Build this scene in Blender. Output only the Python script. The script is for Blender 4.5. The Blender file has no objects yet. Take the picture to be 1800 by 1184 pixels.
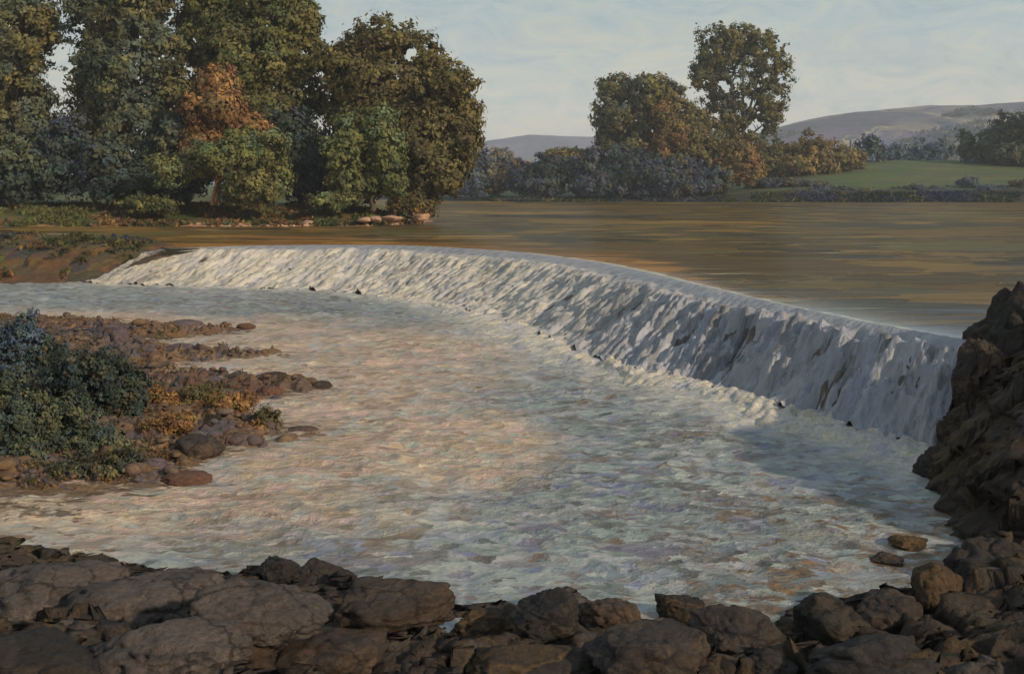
import bpy, bmesh, math, random
import numpy as np
from mathutils import Vector, Matrix

SC = bpy.context.scene
COL = SC.collection
RNG = np.random.default_rng(11)
random.seed(11)

# ------------------------------------------------------------------ camera model
F = 1930.0      # focal length in photograph pixels (1800 wide)
HY = 325.0      # horizon row in the photograph
HC = 5.0        # eye height above the upper river (z = 0)
ZL = -2.8       # level of the lower pool


def P(px, py, d):
    return Vector(((px - 900.0) / F * d, d, HC - (py - HY) / F * d))


def PW(px, py, z):
    """point on the horizontal plane z seen at px, py"""
    d = (HC - z) * F / (py - HY)
    return ((px - 900.0) / F * d, d)


def lin(c):
    return tuple(((v / 255.0) / 12.92 if v / 255.0 <= 0.04045 else ((v / 255.0 + 0.055) / 1.055) ** 2.4) for v in c[:3])


# ------------------------------------------------------------------ numpy noise
def _hash(ix, iy, iz, seed):
    h = (ix * 374761393 + iy * 668265263 + iz * 2147483647 + seed * 144665) & 0xFFFFFFFF
    h = ((h ^ (h >> 13)) * 1274126177) & 0xFFFFFFFF
    h = ((h ^ (h >> 16)) * 2246822519) & 0xFFFFFFFF
    h = h ^ (h >> 15)
    return (h & 0xFFFFFF) / float(0xFFFFFF) * 2.0 - 1.0


def vnoise(x, y, z=None, seed=0):
    x = np.asarray(x, float); y = np.asarray(y, float)
    z = np.zeros_like(x) + 0.37 if z is None else np.asarray(z, float)
    ix = np.floor(x).astype(np.int64); iy = np.floor(y).astype(np.int64); iz = np.floor(z).astype(np.int64)
    fx = x - ix; fy = y - iy; fz = z - iz
    sx = fx * fx * fx * (fx * (fx * 6 - 15) + 10)
    sy = fy * fy * fy * (fy * (fy * 6 - 15) + 10)
    sz = fz * fz * fz * (fz * (fz * 6 - 15) + 10)
    r = 0
    for dx in (0, 1):
        for dy in (0, 1):
            for dz in (0, 1):
                w = (sx if dx else 1 - sx) * (sy if dy else 1 - sy) * (sz if dz else 1 - sz)
                r = r + w * _hash(ix + dx, iy + dy, iz + dz, seed)
    return r


def fbm(x, y, z=None, seed=0, oct=4, gain=0.5):
    a = 1.0; s = 0; n = 0
    for i in range(oct):
        s = s + a * vnoise(x * 2 ** i, y * 2 ** i, None if z is None else z * 2 ** i, seed + i * 17)
        n += a; a *= gain
    return s / n


def facets(x, y, scale, seed, tilt=0.5, lvl=0.35):
    """broken slabs: every irregular cell is a plane with its own tilt and level"""
    wx = x + 0.35 * scale * vnoise(x / scale * 1.3, y / scale * 1.3, None, seed + 1)
    wy = y + 0.35 * scale * vnoise(x / scale * 1.3, y / scale * 1.3, None, seed + 2)
    gx, gy = wx / scale, wy / scale
    ix = np.floor(gx).astype(np.int64); iy = np.floor(gy).astype(np.int64)
    best = np.full(np.shape(x), 9.0); h = np.zeros(np.shape(x))
    for dx in (-1, 0, 1):
        for dy in (-1, 0, 1):
            cx, cy = ix + dx, iy + dy
            ox = gx - (cx + 0.5 + 0.45 * _hash(cx, cy, cx * 0, seed + 3)); oy = gy - (cy + 0.5 + 0.45 * _hash(cx, cy, cx * 0, seed + 4))
            d2 = ox * ox + oy * oy
            hh = lvl * _hash(cx, cy, cx * 0, seed + 5) + tilt * (_hash(cx, cy, cx * 0, seed + 6) * ox + _hash(cx, cy, cx * 0, seed + 7) * oy)
            k = d2 < best
            best = np.where(k, d2, best); h = np.where(k, hh, h)
    return h * scale


def sstep(a, b, x):
    t = np.clip((x - a) / (b - a), 0, 1)
    return t * t * (3 - 2 * t)


def seg_dist(x, y, pts, closed=False):
    pts = list(pts)
    if closed: pts = pts + [pts[0]]
    best = np.full(np.shape(x), 1e9)
    for (ax, ay), (bx, by) in zip(pts[:-1], pts[1:]):
        dx, dy = bx - ax, by - ay
        L2 = dx * dx + dy * dy + 1e-9
        t = np.clip(((x - ax) * dx + (y - ay) * dy) / L2, 0, 1)
        best = np.minimum(best, np.hypot(x - ax - t * dx, y - ay - t * dy))
    return best


def signed(x, y, poly):
    """distance to the outline, positive inside"""
    d = seg_dist(x, y, poly, True)
    ins = np.zeros(np.shape(x), bool)
    n = len(poly)
    for i in range(n):
        ax, ay = poly[i]; bx, by = poly[(i + 1) % n]
        c = ((ay > y) != (by > y)) & (x < (bx - ax) * (y - ay) / ((by - ay) if by != ay else 1e-9) + ax)
        ins ^= c
    return np.where(ins, d, -d)


# ------------------------------------------------------------------ objects
def mesh_from(name, V, Fq, mat, parent=None, smooth=True, attrs=None, uv=None):
    """V (n,3), Fq (m,k) -> one linked mesh object"""
    V = np.asarray(V, np.float32); Fq = np.asarray(Fq, np.int32)
    me = bpy.data.meshes.new(name)
    m, k = Fq.shape
    me.vertices.add(len(V)); me.vertices.foreach_set('co', V.ravel())
    me.loops.add(m * k); me.loops.foreach_set('vertex_index', Fq.ravel())
    me.polygons.add(m)
    me.polygons.foreach_set('loop_start', np.arange(0, m * k, k, dtype=np.int32))
    me.polygons.foreach_set('use_smooth', np.full(m, bool(smooth)))
    if attrs:
        for an, (dom, typ, data) in attrs.items():
            a = me.attributes.new(an, typ, dom)
            data = np.asarray(data, np.float32)
            if typ == 'FLOAT_COLOR':
                d4 = np.ones((len(data), 4), np.float32); d4[:, :3] = data
                a.data.foreach_set('color', d4.ravel())
            else:
                a.data.foreach_set('value', data.ravel())
    if uv is not None:
        l = me.uv_layers.new(name='UVMap')
        l.data.foreach_set('uv', np.asarray(uv, np.float32)[Fq.ravel()].ravel())
    me.update(calc_edges=True); me.validate()
    me.materials.append(mat)
    o = bpy.data.objects.new(name, me); COL.objects.link(o)
    if parent is not None:
        o.parent = parent
        o.location = -parent.location   # geometry is given in world space
    return o


def grid_faces(nr, nc):
    i = np.arange(nr - 1)[:, None] * nc + np.arange(nc - 1)[None, :]
    i = i.ravel()
    return np.stack([i, i + 1, i + nc + 1, i + nc], 1)


def tag(o, label=None, cat=None, group=None, kind=None):
    if label: o['label'] = label
    if cat: o['category'] = cat
    if group: o['group'] = group
    if kind: o['kind'] = kind
    return o


def empty(name, loc):
    o = bpy.data.objects.new(name, None); COL.objects.link(o)
    o.location = loc; o.empty_display_size = 0.5
    return o


# ------------------------------------------------------------------ materials
def new_mat(name):
    m = bpy.data.materials.new(name); m.use_nodes = True
    nt = m.node_tree
    b = nt.nodes['Principled BSDF']
    return m, nt, b


def N(nt, typ, **kw):
    n = nt.nodes.new(typ)
    for k, v in kw.items():
        setattr(n, k, v)
    return n


def mapped(nt, src, scale=(1, 1, 1), rot=(0, 0, 0)):
    mp = N(nt, 'ShaderNodeMapping')
    mp.inputs['Scale'].default_value = scale
    mp.inputs['Rotation'].default_value = rot
    nt.links.new(src, mp.inputs['Vector'])
    return mp.outputs['Vector']


def noise(nt, vec, scale, detail=4, rough=0.55, dist=0.0, out='Fac'):
    n = N(nt, 'ShaderNodeTexNoise')
    n.inputs['Scale'].default_value = scale; n.inputs['Detail'].default_value = detail
    n.inputs['Roughness'].default_value = rough; n.inputs['Distortion'].default_value = dist
    nt.links.new(vec, n.inputs['Vector'])
    return n.outputs[out]


def math_(nt, op, a, b=None, clamp=False):
    n = N(nt, 'ShaderNodeMath', operation=op, use_clamp=clamp)
    for i, v in enumerate((a, b)):
        if v is None: continue
        if isinstance(v, (int, float)): n.inputs[i].default_value = v
        else: nt.links.new(v, n.inputs[i])
    return n.outputs[0]


def mixc(nt, fac, a, b, mode='MIX'):
    n = N(nt, 'ShaderNodeMix', data_type='RGBA', blend_type=mode)
    for sock, v in ((n.inputs[0], fac), (n.inputs[6], a), (n.inputs[7], b)):
        if isinstance(v, (int, float)): sock.default_value = v
        elif isinstance(v, (tuple, list)): sock.default_value = (*v[:3], 1)
        else: nt.links.new(v, sock)
    return n.outputs[2]


def ramp(nt, fac, stops, interp='LINEAR'):
    r = N(nt, 'ShaderNodeValToRGB')
    cr = r.color_ramp; cr.interpolation = interp
    while len(cr.elements) < len(stops): cr.elements.new(0.5)
    for e, (p, c) in zip(cr.elements, stops):
        e.position = p; e.color = (*c[:3], 1)
    nt.links.new(fac, r.inputs[0])
    return r.outputs[0]


def remap(nt, fac, a, b, lo=0.0, hi=1.0):
    n = N(nt, 'ShaderNodeMapRange', interpolation_type='SMOOTHSTEP')
    for i, v in ((1, a), (2, b), (3, lo), (4, hi)): n.inputs[i].default_value = v
    nt.links.new(fac, n.inputs[0])
    return n.outputs[0]


def vadd(nt, v, noisecol, amt):
    s = N(nt, 'ShaderNodeVectorMath', operation='SUBTRACT'); nt.links.new(noisecol, s.inputs[0]); s.inputs[1].default_value = (.5, .5, .5)
    k = N(nt, 'ShaderNodeVectorMath', operation='SCALE'); nt.links.new(s.outputs[0], k.inputs[0]); k.inputs['Scale'].default_value = amt
    a = N(nt, 'ShaderNodeVectorMath', operation='ADD'); nt.links.new(v, a.inputs[0]); nt.links.new(k.outputs[0], a.inputs[1])
    return a.outputs[0]


def cells(nt, vec, scale, warp=0.6, smooth=0.35):
    """random value per irregular patch (soft edged cells)"""
    w = noise(nt, vec, scale * 1.7, 3, 0.6, 0, 'Color')
    v = vadd(nt, vec, w, warp / scale)
    vo = N(nt, 'ShaderNodeTexVoronoi', feature='SMOOTH_F1')
    vo.inputs['Scale'].default_value = scale; vo.inputs['Smoothness'].default_value = smooth
    nt.links.new(v, vo.inputs['Vector'])
    sp = N(nt, 'ShaderNodeSeparateColor'); nt.links.new(vo.outputs['Color'], sp.inputs[0])
    return sp.outputs[0], sp.outputs[1], vo.outputs['Distance']


def palette(cols, k=1.0):
    n = len(cols)
    return [((i + 0.0) / n + 0.08, tuple(v * k for v in lin(c))) for i, c in enumerate(cols)]


def geo_pos(nt):
    return N(nt, 'ShaderNodeNewGeometry').outputs['Position']


def attr(nt, name):
    return N(nt, 'ShaderNodeAttribute', attribute_name=name)


def bump(nt, b, height, strength, dist):
    bp = N(nt, 'ShaderNodeBump')
    bp.inputs['Strength'].default_value = strength; bp.inputs['Distance'].default_value = dist
    nt.links.new(height, bp.inputs['Height'])
    nt.links.new(bp.outputs['Normal'], b.inputs['Normal'])


def mat_foliage():
    m, nt, b = new_mat('foliage')
    c = attr(nt, 'tint').outputs['Color']
    b.inputs['Roughness'].default_value = 0.75
    b.inputs['Specular IOR Level'].default_value = 0.15
    n = noise(nt, geo_pos(nt), 3.0, 3)
    c2 = mixc(nt, 1.0, c, ramp(nt, n, [(0.3, (0.7, 0.7, 0.75)), (0.7, (1.3, 1.25, 1.15))]), 'MULTIPLY')
    nt.links.new(c2, b.inputs['Base Color'])
    t = N(nt, 'ShaderNodeBsdfTranslucent'); nt.links.new(c2, t.inputs['Color'])
    mx = N(nt, 'ShaderNodeMixShader'); mx.inputs[0].default_value = 0.25
    out = nt.nodes['Material Output']
    nt.links.new(b.outputs[0], mx.inputs[1]); nt.links.new(t.outputs[0], mx.inputs[2]); nt.links.new(mx.outputs[0], out.inputs['Surface'])
    return m


def mat_patches(name, cols, scale, scale2, k=1.0, crack=0, rough=0.85, spec=0.2, bscale=6.0, bstr=0.5, bdist=0.08, aniso=(1, 1, 1), rot=(0, 0, 0), cols2=None, mix2=(0.45, 0.62), edge=None):
    """earth, grass, rock: two sizes of colour patches and grain"""
    m, nt, b = new_mat(name)
    p = mapped(nt, geo_pos(nt), aniso, rot)
    r1, r2, _ = cells(nt, p, scale)
    s1, s2, _ = cells(nt, p, scale2)
    c1 = ramp(nt, r1, palette(cols, k)); c2 = ramp(nt, s1, palette(cols2 or cols[::-1], k))
    big = remap(nt, noise(nt, p, scale * 0.6, 5, 0.6), *mix2)
    c = mixc(nt, math_(nt, 'MULTIPLY', big, 0.75), c1, c2)
    if edge:
        e = attr(nt, 'edge').outputs['Fac']
        em = remap(nt, math_(nt, 'ADD', e, math_(nt, 'MULTIPLY', math_(nt, 'SUBTRACT', noise(nt, p, scale * 1.5, 4, 0.6), 0.5), 0.9)), 0.35, 0.65)
        c = mixc(nt, em, c, ramp(nt, s2, palette(edge, k)))
    g = noise(nt, p, bscale * 2.5, 5, 0.65)
    c = mixc(nt, 1.0, c, ramp(nt, g, [(0.25, (0.6, 0.6, 0.62)), (0.75, (1.4, 1.38, 1.34))]), 'MULTIPLY')
    if crack:
        vd = N(nt, 'ShaderNodeTexVoronoi', feature='DISTANCE_TO_EDGE'); vd.inputs['Scale'].default_value = crack
        nt.links.new(vadd(nt, p, noise(nt, p, 2.5, 4, 0.6, 0, 'Color'), 0.5), vd.inputs['Vector'])
        c = mixc(nt, remap(nt, vd.outputs['Distance'], 0.0, 0.035, 0.75, 0.0), c, lin((34, 30, 28)))
    nt.links.new(c, b.inputs['Base Color'])
    b.inputs['Roughness'].default_value = rough; b.inputs['Specular IOR Level'].default_value = spec
    h = noise(nt, p, bscale, 7, 0.68)
    bump(nt, b, h, bstr, bdist)
    return m


FOL = mat_foliage()


def mat_bark():
    return mat_patches('bark', [(80, 66, 52), (96, 80, 62), (60, 52, 46), (110, 86, 58)], 2.0, 5.0, bscale=6, aniso=(1, 1, 0.3))


BARK = mat_bark()
BARK_WARM = mat_patches('warm_bark', [(150, 104, 62), (120, 86, 56), (172, 124, 74)], 2.0, 5.0, bscale=6, aniso=(1, 1, 0.3))

# ------------------------------------------------------------------ foliage
# albedo palettes (sRGB); order: darker to lighter, weight follows position
PAL = {
    'olive':  [(60, 60, 38), (74, 72, 42), (90, 84, 46), (100, 92, 52), (80, 70, 42)],
    'grey':   [(54, 62, 54), (64, 72, 60), (74, 78, 56), (60, 72, 70), (84, 82, 56)],
    'green':  [(54, 62, 42), (64, 72, 44), (80, 82, 46), (70, 68, 42), (92, 88, 50)],
    'brown':  [(64, 60, 40), (78, 70, 42), (92, 82, 48), (74, 64, 50), (84, 80, 52)],
    'rust':   [(100, 74, 48), (118, 88, 54), (128, 98, 60), (96, 68, 52), (88, 80, 50)],
    'lime':   [(74, 78, 46), (86, 88, 48), (96, 96, 54), (82, 82, 54), (76, 90, 68)],
    'dark':   [(44, 52, 46), (52, 60, 50), (56, 62, 54), (46, 58, 60), (64, 64, 48)],
    'violet': [(56, 58, 68), (66, 66, 72), (50, 66, 62), (70, 68, 66), (52, 58, 80)],
    'gold':   [(94, 80, 50), (110, 90, 52), (86, 78, 50), (118, 96, 56), (80, 76, 54)],
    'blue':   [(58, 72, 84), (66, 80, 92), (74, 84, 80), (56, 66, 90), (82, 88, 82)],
    'shrub':  [(40, 49, 43), (48, 57, 47), (58, 60, 44), (44, 54, 54), (66, 60, 44), (39, 48, 51)],
    'ochre':  [(102, 74, 44), (116, 84, 48), (94, 68, 44), (124, 94, 56), (84, 74, 48)],
}


def leaf_mesh(C, NRM, S, COLS, rng, aspect=1.5):
    """diamond leaves (n) -> V, F, per-face colours"""
    n = len(C)
    up = rng.normal(size=(n, 3)); up[:, 2] -= 0.35
    t = np.cross(NRM, up); t /= np.linalg.norm(t, axis=1)[:, None] + 1e-9
    b = np.cross(NRM, t)
    w = rng.uniform(0.32, 0.62, n)[:, None]
    L = S[:, None] * t * aspect * 0.5
    W = S[:, None] * b * w
    bend = NRM * S[:, None] * rng.uniform(-0.18, 0.18, (n, 1))
    V = np.stack([C - L, C + W * 0.9 + bend, C + L, C - W * 0.9 + bend], 1).reshape(-1, 3)
    Fq = np.arange(n * 4).reshape(n, 4)
    return V, Fq, COLS


def crown_points(lobes, rng, leaf, dens=1.0, jitter=0.32, holes=()):
    """lobes: list of (centre xyz, (rx, ry, rz)); clumps of leaves through the outer part of each lobe"""
    CS, NS, SS, KS = [], [], [], []
    kid = 0
    for c, r in lobes:
        r = np.array(r, float); rm = float(np.mean(r))
        area = 4 * math.pi * rm * rm
        csize = max(leaf * 1.8, rm * 0.20)
        ncl = max(10, int(dens * 1.5 * area / (csize * csize * 3.2)))
        per = max(10, int(1.9 * csize * csize * 3.2 / (leaf * leaf * 0.7)))
        per = min(per, 170)
        d = rng.normal(size=(ncl, 3)); d /= np.linalg.norm(d, axis=1)[:, None]
        rad = rng.uniform(0.35, 1.0, ncl) ** 0.45
        lump = 1.0 + jitter * fbm(d[:, 0] * 2.2 + c[0], d[:, 1] * 2.2 + c[1], d[:, 2] * 2.2 + c[2], 5, 3) * 2
        cc = np.array(c)[None] + d * r[None] * (rad * lump)[:, None]
        sz = csize * rng.uniform(0.55, 1.35, ncl)
        for i in range(ncl):
            m = max(6, int(per * (sz[i] / csize) ** 2))
            off = rng.normal(size=(m, 3)) * sz[i] * np.array([0.52, 0.52, 0.40])
            pts = cc[i] + off
            nr = d[i] * 0.75 + off / (np.linalg.norm(off, axis=1)[:, None] + 1e-6) * 0.6 + rng.normal(size=(m, 3)) * 0.24
            CS.append(pts); NS.append(nr); SS.append(leaf * rng.uniform(0.55, 1.45, m)); KS.append(np.full(m, kid)); kid += 1
    # loose sprays that break the outline
    for c, r in lobes:
        r = np.array(r, float)
        for _ in range(9):
            d = rng.normal(size=3); d /= np.linalg.norm(d); d[2] = abs(d[2]) * 0.9 if rng.random() < .6 else d[2]
            q0 = np.array(c) + d * r * 0.9; m = int(rng.integers(10, 26))
            t = rng.random(m)[:, None]
            pts = q0 + d * r * 0.32 * t + rng.normal(size=(m, 3)) * leaf * (0.9 - 0.5 * t)
            CS.append(pts); NS.append(rng.normal(size=(m, 3)) + d); SS.append(leaf * rng.uniform(0.5, 1.1, m)); KS.append(np.full(m, kid)); kid += 1
    C = np.concatenate(CS); NR = np.concatenate(NS); S = np.concatenate(SS); K = np.concatenate(KS)
    NR /= np.linalg.norm(NR, axis=1)[:, None] + 1e-9
    keep = np.ones(len(C), bool)
    for (hx, hz, hr) in holes:      # gaps where no branch carries leaves
        w = 1 + 0.5 * fbm(C[:, 0] / hr, C[:, 2] / hr, C[:, 1] / hr, 9, 3)
        keep &= np.hypot((C[:, 0] - hx) , (C[:, 2] - hz)) > hr * w
    return C[keep], NR[keep], S[keep], K[keep], kid


def tints(K, nk, pal, rng, pts, extra=None, kmul=1.0):
    base = np.array([lin(c) for c in PAL[pal]])
    ci = rng.integers(0, len(base), nk)
    big = fbm(pts[:, 0] * 0.16, pts[:, 1] * 0.16, pts[:, 2] * 0.16, 31, 2)
    col = base[ci][K]
    if extra is not None:
        eb = np.array([lin(c) for c in PAL[extra]])
        sel = (big + rng.normal(size=len(K)) * 0.10) > 0.12
        col = np.where(sel[:, None], eb[rng.integers(0, len(eb), nk)][K], col)
    other = base[rng.integers(0, len(base), len(K))]
    col = col * 0.72 + other * 0.28
    v = (1 + 0.20 * rng.normal(size=nk))[K] * (1 + 0.09 * rng.normal(size=len(K)))
    return np.clip(col * np.clip(v, 0.45, 1.8)[:, None] * kmul * 1.85, 0.004, 0.6)


def tube(pts, rad, sides=7, rng=None):
    """tapered tube along a polyline; returns V, F"""
    pts = [Vector(p) for p in pts]
    V, Fq = [], []
    for i, p in enumerate(pts):
        a = pts[max(i - 1, 0)]; b_ = pts[min(i + 1, len(pts) - 1)]
        t = (b_ - a).normalized()
        s = t.cross(Vector((0.3, 1, 0.1))).normalized(); u = t.cross(s)
        for k in range(sides):
            an = 2 * math.pi * k / sides
            rr = rad[i] * (1 + (0.12 * math.sin(k * 2.3 + i) if rng is not None else 0))
            V.append(p + s * math.cos(an) * rr + u * math.sin(an) * rr)
    for i in range(len(pts) - 1):
        for k in range(sides):
            Fq.append((i * sides + k, i * sides + (k + 1) % sides, (i + 1) * sides + (k + 1) % sides, (i + 1) * sides + k))
    return V, Fq


def limb_mesh(base, tops, r0, rng, fork=0.35):
    """trunk that forks into a limb for every lobe centre"""
    V, Fq = [], []

    def add(pts, rad, sides):
        v, f = tube(pts, rad, sides, rng)
        o = len(V); V.extend(v); Fq.extend([tuple(i + o for i in q) for q in f])
    base = Vector(base)
    mean = sum((Vector(t) for t in tops), Vector()) / len(tops)
    top = max(tops, key=lambda t: t[2]); top = Vector(top)
    fk = base.lerp(mean, fork); fk.x = base.x + (mean.x - base.x) * fork * 0.7
    n = 7
    pts = [base + Vector((0, 0, -0.6))]
    main = []
    for i in range(n):
        t = i / (n - 1)
        a = base.lerp(fk, min(1, t * 2)) if t < 0.5 else fk.lerp(top, (t - .5) * 2)
        a = a + Vector((rng.normal(), rng.normal(), 0)) * r0 * 0.5 * (1 if 0 < i else 0)
        main.append(a)
    pts += main
    rad = [r0 * 1.35] + [r0 * (1 - 0.85 * i / (n - 1)) for i in range(n)]
    add(pts, rad, 8)
    for tp in tops:
        tp = Vector(tp)
        if (tp - top).length < 0.01: continue
        k = rng.integers(2, 4)
        s = main[k]
        mid = s.lerp(tp, 0.5) + Vector((rng.normal() * .3, rng.normal() * .3, 0.15 * (tp - s).length * 0.3))
        add([s, mid, tp], [r0 * 0.5, r0 * 0.33, r0 * 0.08], 6)
        for _ in range(3):
            q = mid.lerp(tp, rng.uniform(0, .8)) ; L = min((tp - s).length * 0.35, 4.0)
            e = q + Vector((rng.normal(), rng.normal(), abs(rng.normal()) * 0.7)) * L * 0.6
            add([q, q.lerp(e, .5) + Vector((0, 0, .1 * L)), e], [r0 * 0.2, r0 * 0.12, r0 * 0.03], 5)
    return np.array(V), np.array(Fq)


def plant(name, label, cat, d, base, lobes, pal, leaf, group=None, dens=1.0, trunk=0.35, extra=None, holes=(),
          fork=0.35, bark=None, depth=0.85, kmul=1.0, stem='trunk', crown='crown', seed=None, zbase=None, jitter=0.34):
    """a tree or bush from its lobes; lobes in photograph units (px, py, rx, ry[, dd])"""
    rng = np.random.default_rng(seed if seed is not None else abs(hash((label, 3))) % 99991 if False else int(base[0] * 7 + base[1] * 13 + d * 31) % 99991)
    b = P(base[0], base[1], d)
    if zbase is not None: b.z = zbase
    root = empty(name, b)
    tag(root, label, cat, group)
    L, tops = [], []
    for lo in lobes:
        px, py, rx, ry = lo[:4]
        dd = lo[4] if len(lo) > 4 else rng.uniform(-0.5, 0.5) * rx / F * d
        c = P(px, py, d); c.y += dd
        L.append(((c.x, c.y, c.z), (rx / F * d, rx / F * d * depth, ry / F * d)))
        tops.append((c.x, c.y, c.z + 0.2 * ry / F * d))
    hw = []
    for (hx, hy, hr) in holes:
        h = P(hx, hy, d); hw.append((h.x, h.z, hr / F * d))
    V, Fq = limb_mesh(b, tops, trunk, rng, fork)
    mesh_from(stem, V, Fq, bark or BARK, root)
    C, NR, S, K, nk = crown_points(L, rng, leaf, dens, jitter, hw)
    T = tints(K, nk, pal, rng, C, extra, kmul)
    V, Fq, T = leaf_mesh(C, NR, S, T, rng)
    mesh_from(crown, V, Fq, FOL, root, smooth=False, attrs={'tint': ('FACE', 'FLOAT_COLOR', T)})
    return root


# ------------------------------------------------------------------ terrain polygons (metres)
CREST = [(-26.9, 86.3), (-23.4, 88.4), (-19.6, 90), (-14.5, 90.6), (-9.3, 90), (-5.7, 87.5), (-2.2, 84), (1.1, 79.6), (3.8, 74.2), (5.5, 70), (6.8, 65.6), (7.9, 60.8),
         (8.8, 56), (9.6, 52.4), (10.3, 49), (11.5, 44), (12.6, 40.2), (13.6, 37.2), (14.6, 34.6)]
FOOT = [(-33.6, 86.4), (-29.5, 85.2), (-24.5, 83.4), (-20, 82.6), (-15.5, 80.8), (-12, 78.6), (-9, 75.6), (-6.6, 72.6), (-4.1, 69), (-2, 64.8), (-.1, 60.0), (1.3, 55.6), (2.9, 50.6),
        (4.3, 47), (5.8, 43.6), (7.7, 40.9), (9.2, 37.4), (10.5, 34.4), (12.1, 31.4)]
LEFT_BANK = [(-260, 128), (-62, 131), (-41, 132), (-27, 132.5), (-17, 134), (-12.2, 141), (-10.8, 152), (-13, 170), (-22, 230), (-44, 330), (-70, 440), (-260, 440)]
EARTH = [(-26.0, 87.2), (-29, 91), (-34, 97), (-42, 103), (-52, 107), (-70, 110), (-110, 112), (-110, 84), (-60, 85.5), (-42, 86.2), (-36, 87.2), (-31, 86.2)]
BAR = [(-34, 65), (-25, 64), (-20.5, 61), (-14.5, 59.2), (-13.8, 58), (-17, 56), (-19.0, 54.3), (-15.5, 52.6), (-11, 51.4), (-10.4, 50.2), (-13, 48.6), (-15.5, 47.2), (-12.2, 45.5), (-9.2, 43.6), (-7.2, 42.2), (-8.6, 40.6),
       (-10.4, 39.2), (-9.4, 37.2), (-7.6, 35.6), (-6.0, 34.4), (-7.4, 33.4), (-8.6, 31.8), (-9.0, 30.0), (-8.4, 29.0), (-10.2, 28.2), (-13, 28.0), (-16, 28.4), (-30, 28.5), (-46, 44), (-46, 66)]
NEAR = [(-60, 27), (-30, 25), (-11.2, 24.2), (-8.6, 23.6), (-7.1, 22.4), (-3.5, 22.3), (-2.0, 21.8), (-0.74, 21.0), (1.6, 20.5), (4.4, 19.8), (5.5, 20.9), (7.4, 21.4), (9.7, 23.6), (10.6, 27.4), (11.4, 30.0), (12.2, 31.6),
        (13.6, 33), (14.9, 34.6), (16.4, 36.4), (19.5, 40), (26, 47), (36, 56), (60, 72), (120, 105), (420, 200), (420, -60), (-60, -60)]
FAR = [(-500, 430), (-60, 400), (-24, 352), (0, 327), (60, 322), (150, 318), (400, 306), (900, 280), (6000, 250), (6000, 7000), (-6000, 7000), (-6000, 430)]


def near_z(x, y):
    s = signed(x, y, NEAR)
    z = np.where(s > 0, ZL - 0.15 + 0.15 * s + 0.0055 * s * s, ZL - 0.15 + 0.5 * s)
    right = sstep(8.5, 12.0, x) * sstep(21.5, 25.5, y)
    z = z + 0.12 * sstep(0.5, 2.0, s) + right * 4.3 * (1 - np.exp(-np.clip(s, 0, 20) / 2.3))
    z = np.minimum(z, 3.3 - 1.7 * sstep(8, 12, x) * sstep(18, 24, y))
    far_off = sstep(9, 13, np.hypot(x, y)) * sstep(-0.3, 0.8, s)
    return z + (0.10 * fbm(x / 1.2, y / 1.2, None, 3, 5) + facets(x, y * 1.3, 0.95, 5, 0.42, 0.22) + facets(x + 0.5 * y, y * 1.2, 0.34, 15, 0.45, 0.15) * (1 - 0.75 * right)) * far_off


def bar_z(x, y):
    s = signed(x, y, BAR)
    return np.where(s > 0, ZL - 0.05 + 0.20 * (1 - np.exp(-np.clip(s, 0, 99) / 0.9)) + 0.02 * np.clip(s, 0, 30), ZL - 0.05 + 0.25 * s) + 0.08 * fbm(x / 0.9, y / 0.9, None, 8, 4) + (facets(x * 0.8, y, 0.8, 25, 0.35, 0.24) + facets(x, y, 0.3, 35, 0.5, 0.3)) * sstep(-0.6, 0.6, s)


def left_z(x, y):
    s = signed(x, y, LEFT_BANK)
    return np.where(s > 0, 2.2 * sstep(-1, 15, s) - 0.02, 0.35 * s - 0.02) + 0.22 * fbm(x / 3.5, y / 3.5, None, 21, 4) * sstep(-2, 3, s)


def earth_z(x, y):
    s = signed(x, y, EARTH)
    wd = 4.0 + 9.0 * sstep(-32, -46, x)
    front = sstep(0, 1, (y - 85.6 + 0.04 * (x + 40)) / wd)
    z = -2.95 + 3.15 * front + (0.35 * fbm(x / 4, y / 4, None, 4, 4) + 0.8 * facets(x * 0.6, y, 1.6, 45, 0.3, 0.14)) * sstep(0, 3, s)
    return np.where(s > 0, z, np.minimum(z, 0.1) + 1.2 * s)


def far_z(x, y):
    s = np.clip(signed(x, y, FAR), -50, 9999)
    k = 0.02 + 0.085 * sstep(40, 130, x) - 0.035 * sstep(160, 400, x)
    up = (1.0 + 1.6 * sstep(50, 80, x)) * sstep(-1, 8, s) + np.minimum(k * np.clip(s, 0, 9999), 3 + 9.0 * sstep(40, 130, x))
    return np.where(s > 0, up, 0.2 * s) + 0.3 * fbm(x / 14, y / 14, None, 6, 4) * sstep(0, 12, s)


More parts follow.
